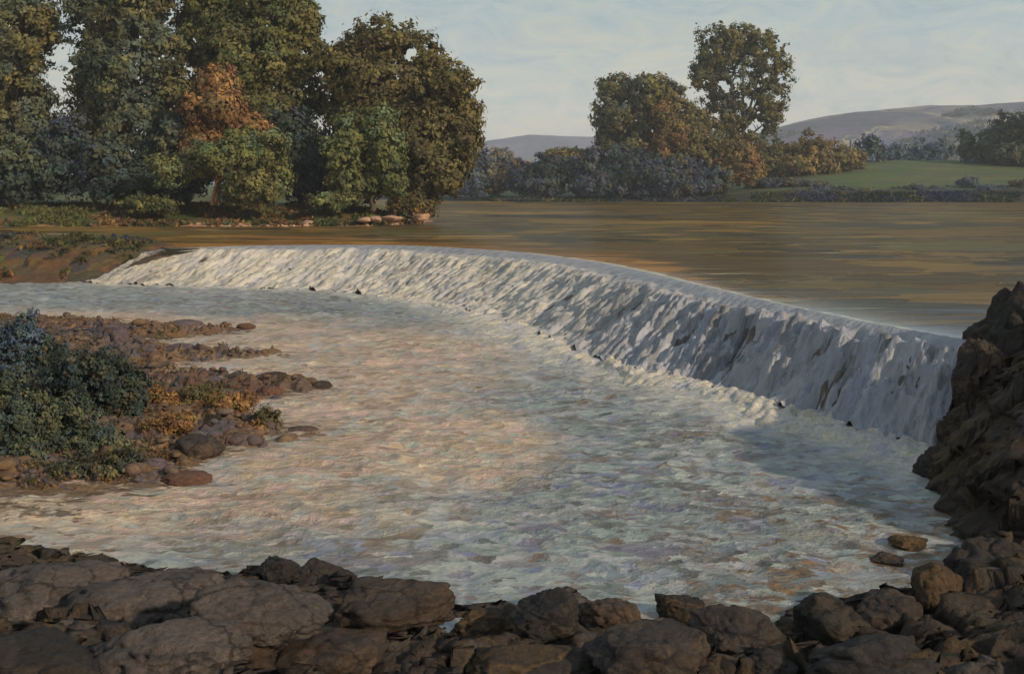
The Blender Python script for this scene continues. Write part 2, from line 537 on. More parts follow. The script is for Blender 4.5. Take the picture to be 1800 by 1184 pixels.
def ground(name, x0, x1, y0, y1, nx, ny, zf, mat, poly=None, margin=3.0, edge=2.0, lateral=0):
    gx = np.linspace(x0, x1, nx) if np.isscalar(x0) else x0; gy = np.linspace(y0, y1, ny) if np.isscalar(y0) else y0
    X, Y = np.meshgrid(gx, gy); nx, ny = len(gx), len(gy)
    x = X.ravel(); y = Y.ravel()
    z = zf(x, y)
    V = np.stack([x, y, z], 1); Fq = grid_faces(ny, nx)
    if lateral:      # steep ground breaks sideways too: ledges and ribs
        st = np.hypot(*np.gradient(z.reshape(ny, nx), gy, gx)).ravel()
        k = np.clip(st - 0.55, 0, 0.9) / 0.9
        q = 1 - np.abs(fbm(x / 1.5, y / 1.5, z / 0.7, 141, 4)) * 2.4
        V[:, 0] -= lateral * k * (0.75 * q + 0.6 * fbm(x / 0.6, y / 0.6, z / 0.35, 143, 4))
        V[:, 1] -= 0.7 * lateral * k * (0.5 * q + 0.8 * fbm(x / 0.7, y / 0.7, z / 0.4, 147, 4))
    if poly is not None:
        keep = signed(x, y, poly) > -margin
        Fq = Fq[keep[Fq].any(1)]
        used = np.unique(Fq); idx = np.full(len(V), -1); idx[used] = np.arange(len(used))
        V = V[used]; Fq = idx[Fq]
    e = np.exp(-np.clip(signed(V[:, 0], V[:, 1], poly), 0, 999) / edge)
    return tag(mesh_from(name, V, Fq, mat, attrs={'edge': ('POINT', 'FLOAT', e)}), kind='structure')


M_GRASS = mat_patches('bank_grass', [(62, 72, 44), (84, 88, 48), (72, 80, 40), (96, 86, 52), (112, 92, 56)], 0.35, 0.9, bscale=3, bstr=0.6, bdist=0.15, aniso=(0.6, 1, 1),
                      cols2=[(70, 84, 50), (90, 98, 52), (104, 84, 50), (66, 64, 46)],
                      edge=[(150, 108, 76), (176, 130, 98), (128, 92, 58), (160, 112, 66)])
M_EARTH = mat_patches('rusty_earth', [(92, 70, 50), (126, 84, 46), (78, 72, 58), (108, 92, 52), (92, 72, 76), (66, 78, 66), (64, 58, 52)], 0.45, 1.1, bscale=2.5, bstr=1.0, bdist=0.25, aniso=(0.45, 1, 1),
                      cols2=[(120, 78, 44), (86, 80, 58), (134, 94, 52), (78, 66, 60)])
M_GRAVEL = mat_patches('stony_gravel', [(98, 80, 62), (116, 90, 62), (86, 76, 74), (128, 104, 78), (92, 70, 58), (94, 86, 88)], 0.9, 2.2, bscale=5, bstr=0.9, bdist=0.12, aniso=(0.6, 1, 1),
                       cols2=[(128, 98, 68), (88, 72, 66), (106, 72, 54), (84, 80, 88)])
M_NEAR = mat_patches('dark_earth', [(62, 53, 45), (78, 65, 54), (52, 46, 42), (92, 75, 55), (68, 62, 48), (84, 75, 69)], 0.7, 2.2, bscale=5, bstr=1.0, bdist=0.14,
                     cols2=[(50, 44, 40), (86, 72, 58), (62, 54, 50), (72, 56, 40), (46, 44, 46)])
M_MEADOW = mat_patches('meadow_grass', [(72, 86, 50), (86, 98, 54), (78, 82, 54), (100, 98, 60)], 0.09, 0.3, bscale=0.8, bstr=0.4, bdist=0.3, aniso=(0.5, 1.6, 1),
                       cols2=[(70, 78, 58), (102, 106, 62), (84, 76, 66)], edge=[(52, 48, 46), (60, 54, 54), (48, 52, 42), (58, 60, 44)])

ground('left_bank', -150, -5, 124, 300, 300, 300, left_z, M_GRASS, LEFT_BANK, 4, 3.2)
ground('earth_bank', -105, -22, 80, 116, 260, 150, earth_z, M_EARTH, EARTH, 3)
ground('gravel_bar', -36, -4, 26, 67, 400, 460, bar_z, M_GRAVEL, BAR, 2)
ground('near_bank', np.concatenate([np.linspace(-40, -13, 40)[:-1], np.linspace(-13, 19, 520), np.linspace(19, 46, 60)[1:]]), None,
       np.concatenate([np.linspace(-12, 13, 50)[:-1], np.linspace(13, 37, 400), np.linspace(37, 60, 60)[1:]]), None, 0, 0, near_z, M_NEAR, NEAR, 3, 2.0, 0.55)
# far side: fine near the shore, coarse to the horizon
yy = np.concatenate([np.linspace(280, 480, 120), 480 + (6800 - 480) * np.linspace(0, 1, 60)[1:] ** 2])
xs = np.concatenate([-400 - 5500 * np.linspace(1, 0, 30)[:-1] ** 2, np.linspace(-400, 500, 240), 500 + 5500 * np.linspace(0, 1, 30)[1:] ** 2])
X, Y = np.meshgrid(xs, yy)
tag(mesh_from('far_bank', np.stack([X.ravel(), Y.ravel(), far_z(X.ravel(), Y.ravel())], 1), grid_faces(len(yy), len(xs)), M_MEADOW, attrs={'edge': ('POINT', 'FLOAT', 1.1 * np.exp(-np.clip(signed(X.ravel(), Y.ravel(), FAR), 0, 9999) / 14))}), kind='structure')


# ------------------------------------------------------------------ hills
def hill(name, prof, d0, depth, cols, scale, seed, amp, copses=0):
    px = [p[0] for p in prof]; py = [p[1] for p in prof]
    n, m = 220, 60
    x = np.linspace(px[0], px[-1], n)
    top = np.interp(x, px, [HC - (q - HY) / F * d0 for q in py])
    t = np.linspace(-1, 1, m)
    V = []
    for tj in t:
        yy = d0 + tj * depth
        sh = np.cos(tj * math.pi / 2) ** 1.2
        wx = (x - 900) / F * d0
        z = -12 + (top + 12) * sh + amp * fbm(wx / 110, np.full(n, yy) / 110, None, seed, 5) * (0.25 + sh * (1 - sh) * 3)
        V.append(np.stack([wx, np.full(n, yy), z], 1))
    mt = mat_patches(name + '_hazed_slope', cols, scale, scale * 2.4, bscale=0.02, bstr=0.3, bdist=6, aniso=(0.8, 0.4, 1.6), rough=0.95, spec=0.05)  # slope colours with the bluish mauve of distance haze painted in
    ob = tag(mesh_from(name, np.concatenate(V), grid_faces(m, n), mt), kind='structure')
    if copses:
        rng = np.random.default_rng(seed + 1)
        A = np.concatenate(V)
        k = (A[:, 1] < d0 - 190) & (A[:, 2] > 8) & (fbm(A[:, 0] / 120, A[:, 1] / 90, None, seed + 2, 3) > 0.13)
        A = A[k]; A = A[rng.choice(len(A), min(copses, len(A)), replace=False)]
        m2 = 60
        pts = (A[:, None, :] + rng.normal(size=(len(A), m2, 3)) * np.array([8, 6, 2.0]) + np.array([0, 0, 2.2])).reshape(-1, 3)
        nr = rng.normal(size=(len(pts), 3)); nr /= np.linalg.norm(nr, axis=1)[:, None]
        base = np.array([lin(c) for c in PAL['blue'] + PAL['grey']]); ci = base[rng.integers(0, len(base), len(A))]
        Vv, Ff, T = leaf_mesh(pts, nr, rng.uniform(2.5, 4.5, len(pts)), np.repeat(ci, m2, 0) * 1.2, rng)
        tag(mesh_from('woods', Vv, Ff, FOL, smooth=False, attrs={'tint': ('FACE', 'FLOAT_COLOR', T)}), kind='stuff')
    return ob


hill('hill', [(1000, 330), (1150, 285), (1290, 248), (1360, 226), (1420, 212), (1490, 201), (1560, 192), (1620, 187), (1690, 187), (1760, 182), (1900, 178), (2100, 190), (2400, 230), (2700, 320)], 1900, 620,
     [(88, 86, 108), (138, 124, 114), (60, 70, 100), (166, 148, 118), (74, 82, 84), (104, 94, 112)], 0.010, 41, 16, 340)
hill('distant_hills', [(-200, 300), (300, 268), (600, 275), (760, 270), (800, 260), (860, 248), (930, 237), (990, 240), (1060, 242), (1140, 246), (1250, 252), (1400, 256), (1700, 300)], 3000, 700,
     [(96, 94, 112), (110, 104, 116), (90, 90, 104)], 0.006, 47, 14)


# ------------------------------------------------------------------ water
def mat_upper():
    m, nt, b = new_mat('upper_river_water')
    p = geo_pos(nt)
    ps = mapped(nt, p, (0.07, 0.34, 1.0))
    r1, r2, _ = cells(nt, mapped(nt, p, (0.20, 0.32, 1.0)), 0.8, 1.4, 0.1)
    s1, s2, _ = cells(nt, mapped(nt, p, (0.055, 0.085, 1.0)), 1.0, 1.6, 0.1)
    br = [(80, 66, 38), (108, 86, 44), (54, 48, 34), (136, 106, 52), (84, 76, 46), (102, 78, 38), (58, 58, 54), (96, 88, 52)]
    c = mixc(nt, remap(nt, s2, 0.4, 0.6), ramp(nt, r1, palette(br)), ramp(nt, s1, palette(br)))
    gold = [(150, 104, 50), (170, 122, 62), (124, 86, 42), (138, 98, 52)]
    grey = [(70, 74, 80), (86, 88, 92), (80, 72, 58), (62, 66, 78), (92, 82, 62)]
    nz = math_(nt, 'MULTIPLY', math_(nt, 'SUBTRACT', noise(nt, ps, 0.9, 5, 0.62), 0.5), 1.5)
    dm = remap(nt, math_(nt, 'ADD', attr(nt, 'deep').outputs['Fac'], nz), 0.35, 0.65)
    c = mixc(nt, dm, c, ramp(nt, s1, palette(grey)))
    gm = remap(nt, math_(nt, 'ADD', attr(nt, 'shallow').outputs['Fac'], nz), 0.35, 0.65)
    c = mixc(nt, gm, c, ramp(nt, r2, palette(gold)))
    # pale cream colour drawn out in thin lines
    fl = noise(nt, mapped(nt, p, (0.05, 0.7, 1.0)), 1.0, 6, 0.6, 0.4)
    c = mixc(nt, math_(nt, 'MULTIPLY', remap(nt, fl, 0.64, 0.69), 0.75), c, lin((196, 182, 148)))
    c = mixc(nt, remap(nt, math_(nt, 'ADD', attr(nt, 'edge').outputs['Fac'], math_(nt, 'MULTIPLY', math_(nt, 'SUBTRACT', noise(nt, p, 0.9, 4, 0.6), 0.5), 0.7)), 0.45, 0.7), c, lin((204, 188, 146)))  # glint of sun and sky on the lip, painted as a pale line
    h1 = noise(nt, mapped(nt, p, (0.35, 1.0, 1)), 1.1, 4, 0.6)
    h2 = noise(nt, mapped(nt, p, (0.05, 0.22, 1)), 1.0, 3, 0.5)
    h = math_(nt, 'ADD', math_(nt, 'MULTIPLY', h1, 0.35), math_(nt, 'MULTIPLY', h2, 1.0))
    lipa = attr(nt, 'lip').outputs['Fac']
    h = math_(nt, 'MULTIPLY', h, math_(nt, 'SUBTRACT', 1.0, math_(nt, 'MULTIPLY', lipa, 0.75)))
    bp = N(nt, 'ShaderNodeBump'); bp.inputs['Strength'].default_value = 0.6; bp.inputs['Distance'].default_value = 0.6
    nt.links.new(h, bp.inputs['Height'])
    df = N(nt, 'ShaderNodeBsdfDiffuse'); nt.links.new(c, df.inputs['Color']); nt.links.new(bp.outputs[0], df.inputs['Normal'])
    gl = N(nt, 'ShaderNodeBsdfGlossy'); gl.inputs['Roughness'].default_value = 0.18; gl.inputs['Color'].default_value = (.9, .9, .9, 1); nt.links.new(bp.outputs[0], gl.inputs['Normal'])
    mx = N(nt, 'ShaderNodeMixShader'); nt.links.new(math_(nt, 'ADD', math_(nt, 'MULTIPLY', lipa, 0.66), 0.13), mx.inputs[0])
    nt.links.new(df.outputs[0], mx.inputs[1]); nt.links.new(gl.outputs[0], mx.inputs[2])
    nt.links.new(mx.outputs[0], nt.nodes['Material Output'].inputs['Surface'])
    nt.nodes.remove(b)
    return m


def build_upper():
    c = [(-260, 100), (-110, 105), (-70, 106.5), (-50, 104), (-38, 99.5), (-31.5, 93.5), (-28.2, 88.4)] + CREST + [(17.0, 35.4), (24, 40), (40, 52), (75, 74), (130, 100), (420, 190)]
    f = [(-700, 480), (-330, 480), (-230, 480), (-200, 480), (-180, 480), (-165, 480), (-155, 480)] + [(-150 + 300 * i / (len(CREST) - 1), 480) for i in range(len(CREST))] + [(170, 480), (200, 480), (260, 480), (340, 480), (500, 480), (1200, 480)]
    c = np.array(c); f = np.array(f)
    # resample across
    def rs(a, n):
        t = np.linspace(0, len(a) - 1, n)
        return np.stack([np.interp(t, np.arange(len(a)), a[:, k]) for k in (0, 1)], 1)
    n, m = 320, 90
    c = rs(c, n); f = rs(f, n)
    s = np.linspace(0, 1, m) ** 2.6
    V = np.zeros((m, n, 3))
    for j in range(m):
        V[j, :, :2] = c + (f - c) * s[j]
    x = V[..., 0].ravel(); y = V[..., 1].ravel()
    dc = seg_dist(x, y, CREST)
    z = 0.03 * fbm(x / 1.4, y / 0.7, None, 2, 3) * np.exp(-dc / 25) - 0.04 * np.exp(-dc / 1.0)
    V = np.stack([x, y, z], 1)
    deep = 0.08 + 0.34 * sstep(0.28, 0.46, x / np.maximum(y, 1)) * sstep(160, 70, y) + 0.25 * np.exp(-((x - 14) ** 2 + (y - 40) ** 2) / 80)
    shallow = 0.10 + 0.62 * np.exp(-dc / 9) * sstep(14, 8, x) + 0.25 * sstep(-8, -20, x)
    tag(mesh_from('upper_river', V, grid_faces(m, n), mat_upper(), attrs={'edge': ('POINT', 'FLOAT', np.exp(-(dc / (0.28 + 0.012 * y)) ** 2)), 'lip': ('POINT', 'FLOAT', np.exp(-dc / (0.5 + 1.0 * sstep(6, 14, x)))), 'deep': ('POINT', 'FLOAT', deep), 'shallow': ('POINT', 'FLOAT', shallow)}), kind='structure')


build_upper()


def mat_lower():
    m, nt, b = new_mat('lower_pool_water')
    p = geo_pos(nt)
    pr = mapped(nt, p, (0.62, 1.0, 1.0), (0, 0, math.radians(-14)))
    r1, r2, d1 = cells(nt, pr, 1.35, 1.4, 0.12)
    s1, s2, d2 = cells(nt, pr, 3.5, 1.3, 0.1)
    cool = [(106, 108, 102), (150, 154, 144), (126, 132, 134), (176, 177, 162), (124, 128, 150), (126, 104, 80), (148, 158, 150), (166, 162, 158), (106, 100, 92)]
    warm = [(182, 154, 124), (206, 178, 142), (164, 146, 130), (216, 190, 156), (174, 174, 158), (160, 128, 100), (204, 170, 154), (208, 172, 148)]  # peach sheen of the reflected sky, painted as water colour
    kk = 1.0
    cc = mixc(nt, remap(nt, s2, 0.35, 0.6), ramp(nt, r1, palette(cool, kk)), ramp(nt, s1, palette(cool, kk)))
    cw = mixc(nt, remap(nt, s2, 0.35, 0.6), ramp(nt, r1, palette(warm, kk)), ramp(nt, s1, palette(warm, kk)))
    sky_sheen = attr(nt, 'sky_sheen').outputs['Fac']
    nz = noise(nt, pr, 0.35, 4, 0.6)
    sky_sheen2 = remap(nt, math_(nt, 'ADD', sky_sheen, math_(nt, 'MULTIPLY', math_(nt, 'SUBTRACT', nz, 0.5), 0.9)), 0.25, 0.75)
    c = mixc(nt, sky_sheen2, cc, cw)
    # the brown bed shows through where the water runs thin
    bed = attr(nt, 'bed').outputs['Fac']
    bm = remap(nt, math_(nt, 'ADD', bed, math_(nt, 'MULTIPLY', math_(nt, 'SUBTRACT', noise(nt, pr, 2.4, 5, 0.7), 0.5), 2.4)), 0.52, 0.72)
    c = mixc(nt, bm, c, ramp(nt, s1, palette([(104, 84, 60), (126, 96, 64), (92, 82, 70), (138, 106, 70)], kk)))
    # froth carried off in drawn-out rafts, thinner and thicker by turns
    raft = noise(nt, mapped(nt, p, (0.9, 0.28, 1.0), (0, 0, math.radians(-38))), 0.8, 6, 0.62, 0.8)
    c = mixc(nt, remap(nt, raft, 0.52, 0.70, 0.0, 0.6), c, ramp(nt, s1, palette([(170, 172, 168), (186, 184, 176), (160, 162, 170), (192, 184, 168)], kk)))
    foam = attr(nt, 'foam').outputs['Fac']
    fm = remap(nt, math_(nt, 'ADD', foam, math_(nt, 'MULTIPLY', math_(nt, 'SUBTRACT', noise(nt, pr, 1.6, 5, 0.6), 0.5), 1.2)), 0.3, 0.8)
    c = mixc(nt, fm, c, ramp(nt, s1, palette([(178, 172, 158), (196, 188, 172), (164, 164, 170), (200, 190, 166)], kk)))
    nt.links.new(c, b.inputs['Base Color'])
    b.inputs['Roughness'].default_value = 0.42
    b.inputs['Specular IOR Level'].default_value = 0.35
    h = math_(nt, 'ADD', math_(nt, 'MULTIPLY', noise(nt, pr, 3.0, 6, 0.68, 0.8), 1.0), math_(nt, 'MULTIPLY', d2, 0.5))
    h = math_(nt, 'MULTIPLY', h, remap(nt, noise(nt, p, 0.25, 3, 0.5), 0.35, 0.65, 0.45, 1.25))
    bump(nt, b, h, 1.0, 0.2)
    return m


def build_lower():
    nr, nc = 620, 620
    d = 1.0 / np.linspace(1 / 14.0, 1 / 98.0, nr)
    t = np.linspace(-0.72, 0.62, nc)
    X = d[:, None] * t[None, :]; Y = np.repeat(d[:, None], nc, 1)
    x = X.ravel(); y = Y.ravel()
    ft = seg_dist(x, y, FOOT)
    near = np.clip(y / 30, 0.6, 1.8)
    # short steep chop running out from the weir
    u = x * 0.86 - y * 0.5; v = x * 0.5 + y * 0.86
    a = 1 - np.abs(fbm(u / 2.6, v / 1.5, None, 51, 3))
    b2 = 1 - np.abs(fbm(u / 1.0, v / 0.6, None, 57, 3))
    c3 = fbm(x / 6, y / 5, None, 61, 2)
    z = ZL + 0.27 * (a - 0.72) + 0.17 * (b2 - 0.72) + 0.08 * c3
    boil = np.exp(-ft / 2.2)
    z = z + boil * 0.30 * (fbm(x / 0.9, y / 0.9, None, 66, 4) + 0.15)
    db = -signed(x, y, BAR); dn = -signed(x, y, NEAR); de = -signed(x, y, EARTH)
    calm = np.minimum(sstep(0, 3, db), sstep(0, 2, dn)) * 0.6 + 0.4
    z = ZL + (z - ZL) * calm
    sky_sheen = 0.95 * np.exp(-np.clip(db, 0, 99) / 7.5) + 0.28 * np.exp(-((x + 2) ** 2 / 60 + (y - 33) ** 2 / 30))  # where the painted peach sky reflection lies on the pool
    sky_sheen = sky_sheen + 0.45 * np.exp(-((x + 1.5) ** 2 / 40 + (y - 53) ** 2 / 60)) - 0.45 * sstep(-1, 6, x) - 0.2 * sstep(60, 80, y)
    bed = 0.62 * np.exp(-np.clip(db, 0, 99) / 1.3) + 0.26 * np.exp(-np.clip(dn, 0, 99) / 1.6) + 0.34 * sstep(34, 24, y) * sstep(-2, 6, x) + 0.06
    bed = bed + 0.25 * sstep(-6, -12, x) * sstep(31, 26, y)
    foam = 0.95 * np.exp(-ft / 1.8) + 0.45 * np.exp(-ft / 6.0) * sstep(84, 60, y)
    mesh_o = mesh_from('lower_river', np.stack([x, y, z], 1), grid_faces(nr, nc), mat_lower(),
                       attrs={'sky_sheen': ('POINT', 'FLOAT', sky_sheen), 'bed': ('POINT', 'FLOAT', bed), 'foam': ('POINT', 'FLOAT', foam)})
    # drop faces under the crest and behind it
    bm = bmesh.new(); bm.from_mesh(mesh_o.data)
    poly = FOOT + CREST[::-1]
    back = FOOT[:1] + [(-34, 92), (-60, 96), (-60, 120), (60, 120), (60, 33)] + [(16, 31.0)] + FOOT[::-1]
    vx = np.array([v.co.x for v in bm.verts]); vy = np.array([v.co.y for v in bm.verts])
    s = signed(vx, vy, back)
    bm.verts.ensure_lookup_table()
    bmesh.ops.delete(bm, geom=[bm.verts[i] for i in np.nonzero(s > 2.5)[0]], context='VERTS')
    bm.to_mesh(mesh_o.data); bm.free()
    tag(mesh_o, kind='structure')


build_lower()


def mat_fall():
    m, nt, b = new_mat('falling_water')
    uv = N(nt, 'ShaderNodeUVMap', uv_map='UVMap').outputs['UV']
    st = mapped(nt, uv, (1.0, 0.34, 1.0))
    r1, r2, d1 = cells(nt, st, 1.3, 1.3, 0.15)
    s1, s2, d2 = cells(nt, st, 3.4, 1.3, 0.12)
    cols = [(180, 170, 152), (200, 188, 166), (154, 151, 148), (212, 198, 170), (158, 158, 168), (192, 180, 160), (136, 128, 116)]
    c = mixc(nt, 0.55, ramp(nt, r1, palette(cols)), ramp(nt, s1, palette(cols[::-1])))
    # glassy band over the lip, broken white water lower down
    # bluish shade of the right arm, painted as a greyer sheet colour
    shade_fac = attr(nt, 'spread').outputs['Fac']
    c = mixc(nt, shade_fac, c, ramp(nt, r2, palette([(112, 113, 120), (146, 147, 156), (94, 93, 96), (168, 168, 172), (126, 127, 142), (150, 148, 150)])))
    g = attr(nt, 'flow').outputs['Fac']
    lipn = math_(nt, 'ADD', g, math_(nt, 'MULTIPLY', math_(nt, 'SUBTRACT', noise(nt, st, 0.8, 3), 0.5), 0.22))
    lip = remap(nt, lipn, 0.20, 0.30, 1.0, 0.0)
    c = mixc(nt, math_(nt, 'MULTIPLY', lip, 0.9), c, ramp(nt, s2, palette([(126, 126, 130), (146, 144, 146), (136, 134, 140), (154, 152, 150)])))
    # thin places let the dark sill stones show; right arm also shaded by colour
    thin = attr(nt, 'thin').outputs['Fac']
    tn = remap(nt, math_(nt, 'ADD', thin, math_(nt, 'MULTIPLY', math_(nt, 'SUBTRACT', noise(nt, st, 1.8, 5, 0.68), 0.5), 2.2)), 0.42, 0.72)
    c = mixc(nt, tn, c, ramp(nt, s1, palette([(112, 108, 106), (130, 124, 120), (94, 90, 90), (140, 130, 116)])))
    nt.links.new(c, b.inputs['Base Color'])
    b.inputs['Roughness'].default_value = 0.5
    b.inputs['Specular IOR Level'].default_value = 0.3
    h = math_(nt, 'ADD', noise(nt, st, 2.4, 5, 0.62, 0.5), math_(nt, 'MULTIPLY', d2, 0.4))
    bump(nt, b, h, 1.0, 0.16)
    return m


def resample(pts, n):
    a = np.array(pts, float)
    L = np.concatenate([[0], np.cumsum(np.hypot(*np.diff(a, axis=0).T))])
    t = np.linspace(0, len(a) - 1, n)
    # Catmull-Rom through the points
    i = np.clip(np.floor(t).astype(int), 0, len(a) - 2); f = (t - i)[:, None]
    p0 = a[np.clip(i - 1, 0, len(a) - 1)]; p1 = a[i]; p2 = a[i + 1]; p3 = a[np.clip(i + 2, 0, len(a) - 1)]
    return 0.5 * ((2 * p1) + (-p0 + p2) * f + (2 * p0 - 5 * p1 + 4 * p2 - p3) * f ** 2 + (-p0 + 3 * p1 - 3 * p2 + p3) * f ** 3)


def build_weir():
    root = empty('weir', (CREST[9][0], CREST[9][1], 0))
    tag(root, 'long curved weir with white water pouring over its sill', 'weir')
    n, m = 760, 130
    c = resample(CREST, n); f = resample(FOOT, n)
    al = np.concatenate([[0], np.cumsum(np.hypot(*np.diff(c, axis=0).T))])
    v = np.linspace(0, 1, m)
    run = np.hypot(*(f - c).T)

    def surf(off, amp, seed, vv):
        H = 0.45 * vv ** 1.7 + 0.55 * (vv * vv * (3 - 2 * vv))
        # a low step where the sheet breaks
        Xg = c[None, :, 0] + (f - c)[None, :, 0] * vv[:, None]
        Yg = c[None, :, 1] + (f - c)[None, :, 1] * vv[:, None]
        U = np.repeat(al[None], len(vv), 0); W = run[None] * vv[:, None] * 1.1
        tur = sstep(0.10, 0.40, vv)[:, None]
        nse = fbm(U / 0.75 + 0.35 * vnoise(U / 3, W / 3, None, 77), W / 3.4, None, seed, 5)
        rid = 1 - np.abs(fbm(U / 0.42, W / 1.3, None, seed + 9, 4))
        lump = fbm(U / 2.2, W / 1.6, None, seed + 5, 3)
        amp = amp * (1 + 0.45 * sstep(0.5, 0.9, al / al[-1]))[None]
        dz = amp * (tur * (0.46 * nse + 0.40 * (rid - 0.7) + 0.28 * lump + 0.16 * fbm(U / 0.26, W / 0.7, None, seed + 13, 3)) + 0.05 * rid)
        step = 0.14 * np.exp(-((vv[:, None] - 0.30 - 0.05 * vnoise(U / 4, W * 0, None, 91)) / 0.06) ** 2) * amp
        Z = 0.02 - 2.86 * H[:, None] + dz + step + off
        return Xg, Yg, Z, U, W, nse, lump
    Xg, Yg, Z, U, W, nse, lump = surf(0.0, 1.0, 70, v)
    V = np.stack([Xg.ravel(), Yg.ravel(), Z.ravel()], 1)
    s = al / al[-1]
    right = sstep(0.48, 0.88, s)[None]; leftend = 0.6 * sstep(0.12, 0.0, s)[None]  # right: arm whose shade is put into the sheet colour
    thin = (0.06 + 0.24 * right * sstep(0.1, 0.3, v)[:, None] + 0.30 * leftend + 0.22 * nse) + 0 * Z  # thin places, plus painted shade on the right arm
    thin += 0.18 * np.exp(-((v[:, None] - 0.24) / 0.05) ** 2) * right
    mesh_from('water_sheet', V, grid_faces(m, n), mat_fall(), root,
              attrs={'spread': ('POINT', 'FLOAT', (0.85 * right + 0 * Z).ravel()), 'flow': ('POINT', 'FLOAT', np.repeat(v, n)), 'thin': ('POINT', 'FLOAT', thin.ravel())}, uv=np.stack([U.ravel(), W.ravel()], 1))  # spread: painted shade of the right arm
    # stone sill under the sheet, its knobs break the surface towards the ends
    vs = np.linspace(0.0, 0.92, 90)
    Xs, Ys, Zs, U, W, ns, lm = surf(-0.30, 0.55, 170, vs)
    kn = np.clip(fbm(U / 0.8, W / 0.8, None, 205, 4) - 0.16, 0, 1)
    sr = sstep(0.45, 0.95, s)[None]; sl = sstep(0.22, 0.02, s)[None]
    Zs = Zs + kn * (0.2 + 0.75 * sr + 0.3 * sl) * sstep(0.08, 0.25, vs)[:, None] - 0.9 * sstep(0.74, 0.90, vs)[:, None]
    V = np.stack([Xs.ravel(), Ys.ravel(), Zs.ravel()], 1)
    mesh_from('stone_sill', V, grid_faces(len(vs), n), M_SILL, root)
    # foam heaped where the fall meets the pool
    m2 = 26
    k = np.linspace(-0.7, 1.0, m2)
    out = (f - c) / run[:, None]
    wdt = (0.6 + 1.9 * sstep(0.2, 0.6, s))[:, None] * (0.8 + 0.5 * vnoise(al / 3, al * 0, None, 303))[:, None]
    Xf = f[None, :, 0] + out[None, :, 0] * k[:, None] * wdt.T
    Yf = f[None, :, 1] + out[None, :, 1] * k[:, None] * wdt.T
    prof = np.cos(k * math.pi / 2)[:, None] ** 0.8
    U = np.repeat(al[None], m2, 0)
    hh = (0.18 + 0.30 * sstep(0.2, 0.6, s))[None] * (0.55 + 0.9 * (1 - np.abs(fbm(U / 0.9, k[:, None] * 1.2 + 0 * U, None, 311, 4))) - 0.4)
    Zf = ZL - 0.14 + prof * hh + 0.17 * fbm(U / 0.35, k[:, None] * 3 + 0 * U, None, 313, 3)
    Zf[-1] = ZL - 0.35; Zf[0] = ZL - 0.3
    mesh_from('foam', np.stack([Xf.ravel(), Yf.ravel(), Zf.ravel()], 1), grid_faces(m2, n), M_FOAM, root)


M_SILL = mat_patches('sill_stone', [(74, 66, 60), (92, 80, 68), (62, 58, 58), (104, 88, 68)], 1.2, 3.0, bscale=5, rough=0.5, spec=0.4)
M_FOAM = mat_patches('foam_white', [(180, 172, 156), (196, 186, 168), (162, 160, 164), (200, 186, 158)], 1.2, 3.2, bscale=3.5, bstr=0.7, bdist=0.12, rough=0.6)
build_weir()

# ------------------------------------------------------------------ rocks
ROCKPAL = {
    'brown': [(68, 57, 48), (82, 68, 56), (56, 48, 44), (94, 76, 60), (64, 57, 52)],
    'dark':  [(50, 45, 40), (62, 54, 47), (44, 41, 40), (76, 64, 50), (56, 53, 50)],
    'grey':  [(82, 73, 67), (94, 82, 74), (68, 61, 57), (106, 92, 82), (76, 69, 63)],
    'ochre': [(70, 57, 42), (88, 68, 44), (58, 50, 42), (98, 76, 50), (54, 48, 44)],
    'rust':  [(92, 66, 50), (108, 76, 56), (80, 62, 56), (120, 86, 62), (78, 70, 68)],
    'violet': [(92, 78, 80), (104, 88, 88), (78, 70, 78), (116, 98, 90), (84, 80, 92)],
    'pink':  [(168, 126, 100), (186, 146, 114), (146, 108, 86), (198, 160, 128), (158, 134, 118)],
}
RM = {k: mat_patches('rock_' + k, v, 0.9 if k not in ('pink',) else 0.6, 2.6, bscale=5, bstr=1.0, bdist=0.13, rough=0.8, aniso=(1, 1, 1.5), rot=(0.4, 0.3, 0.5), crack=0.7 if k not in ('pink', 'rust', 'violet') else 0) for k, v in ROCKPAL.items()}


GN = 'boulders along the near shore'


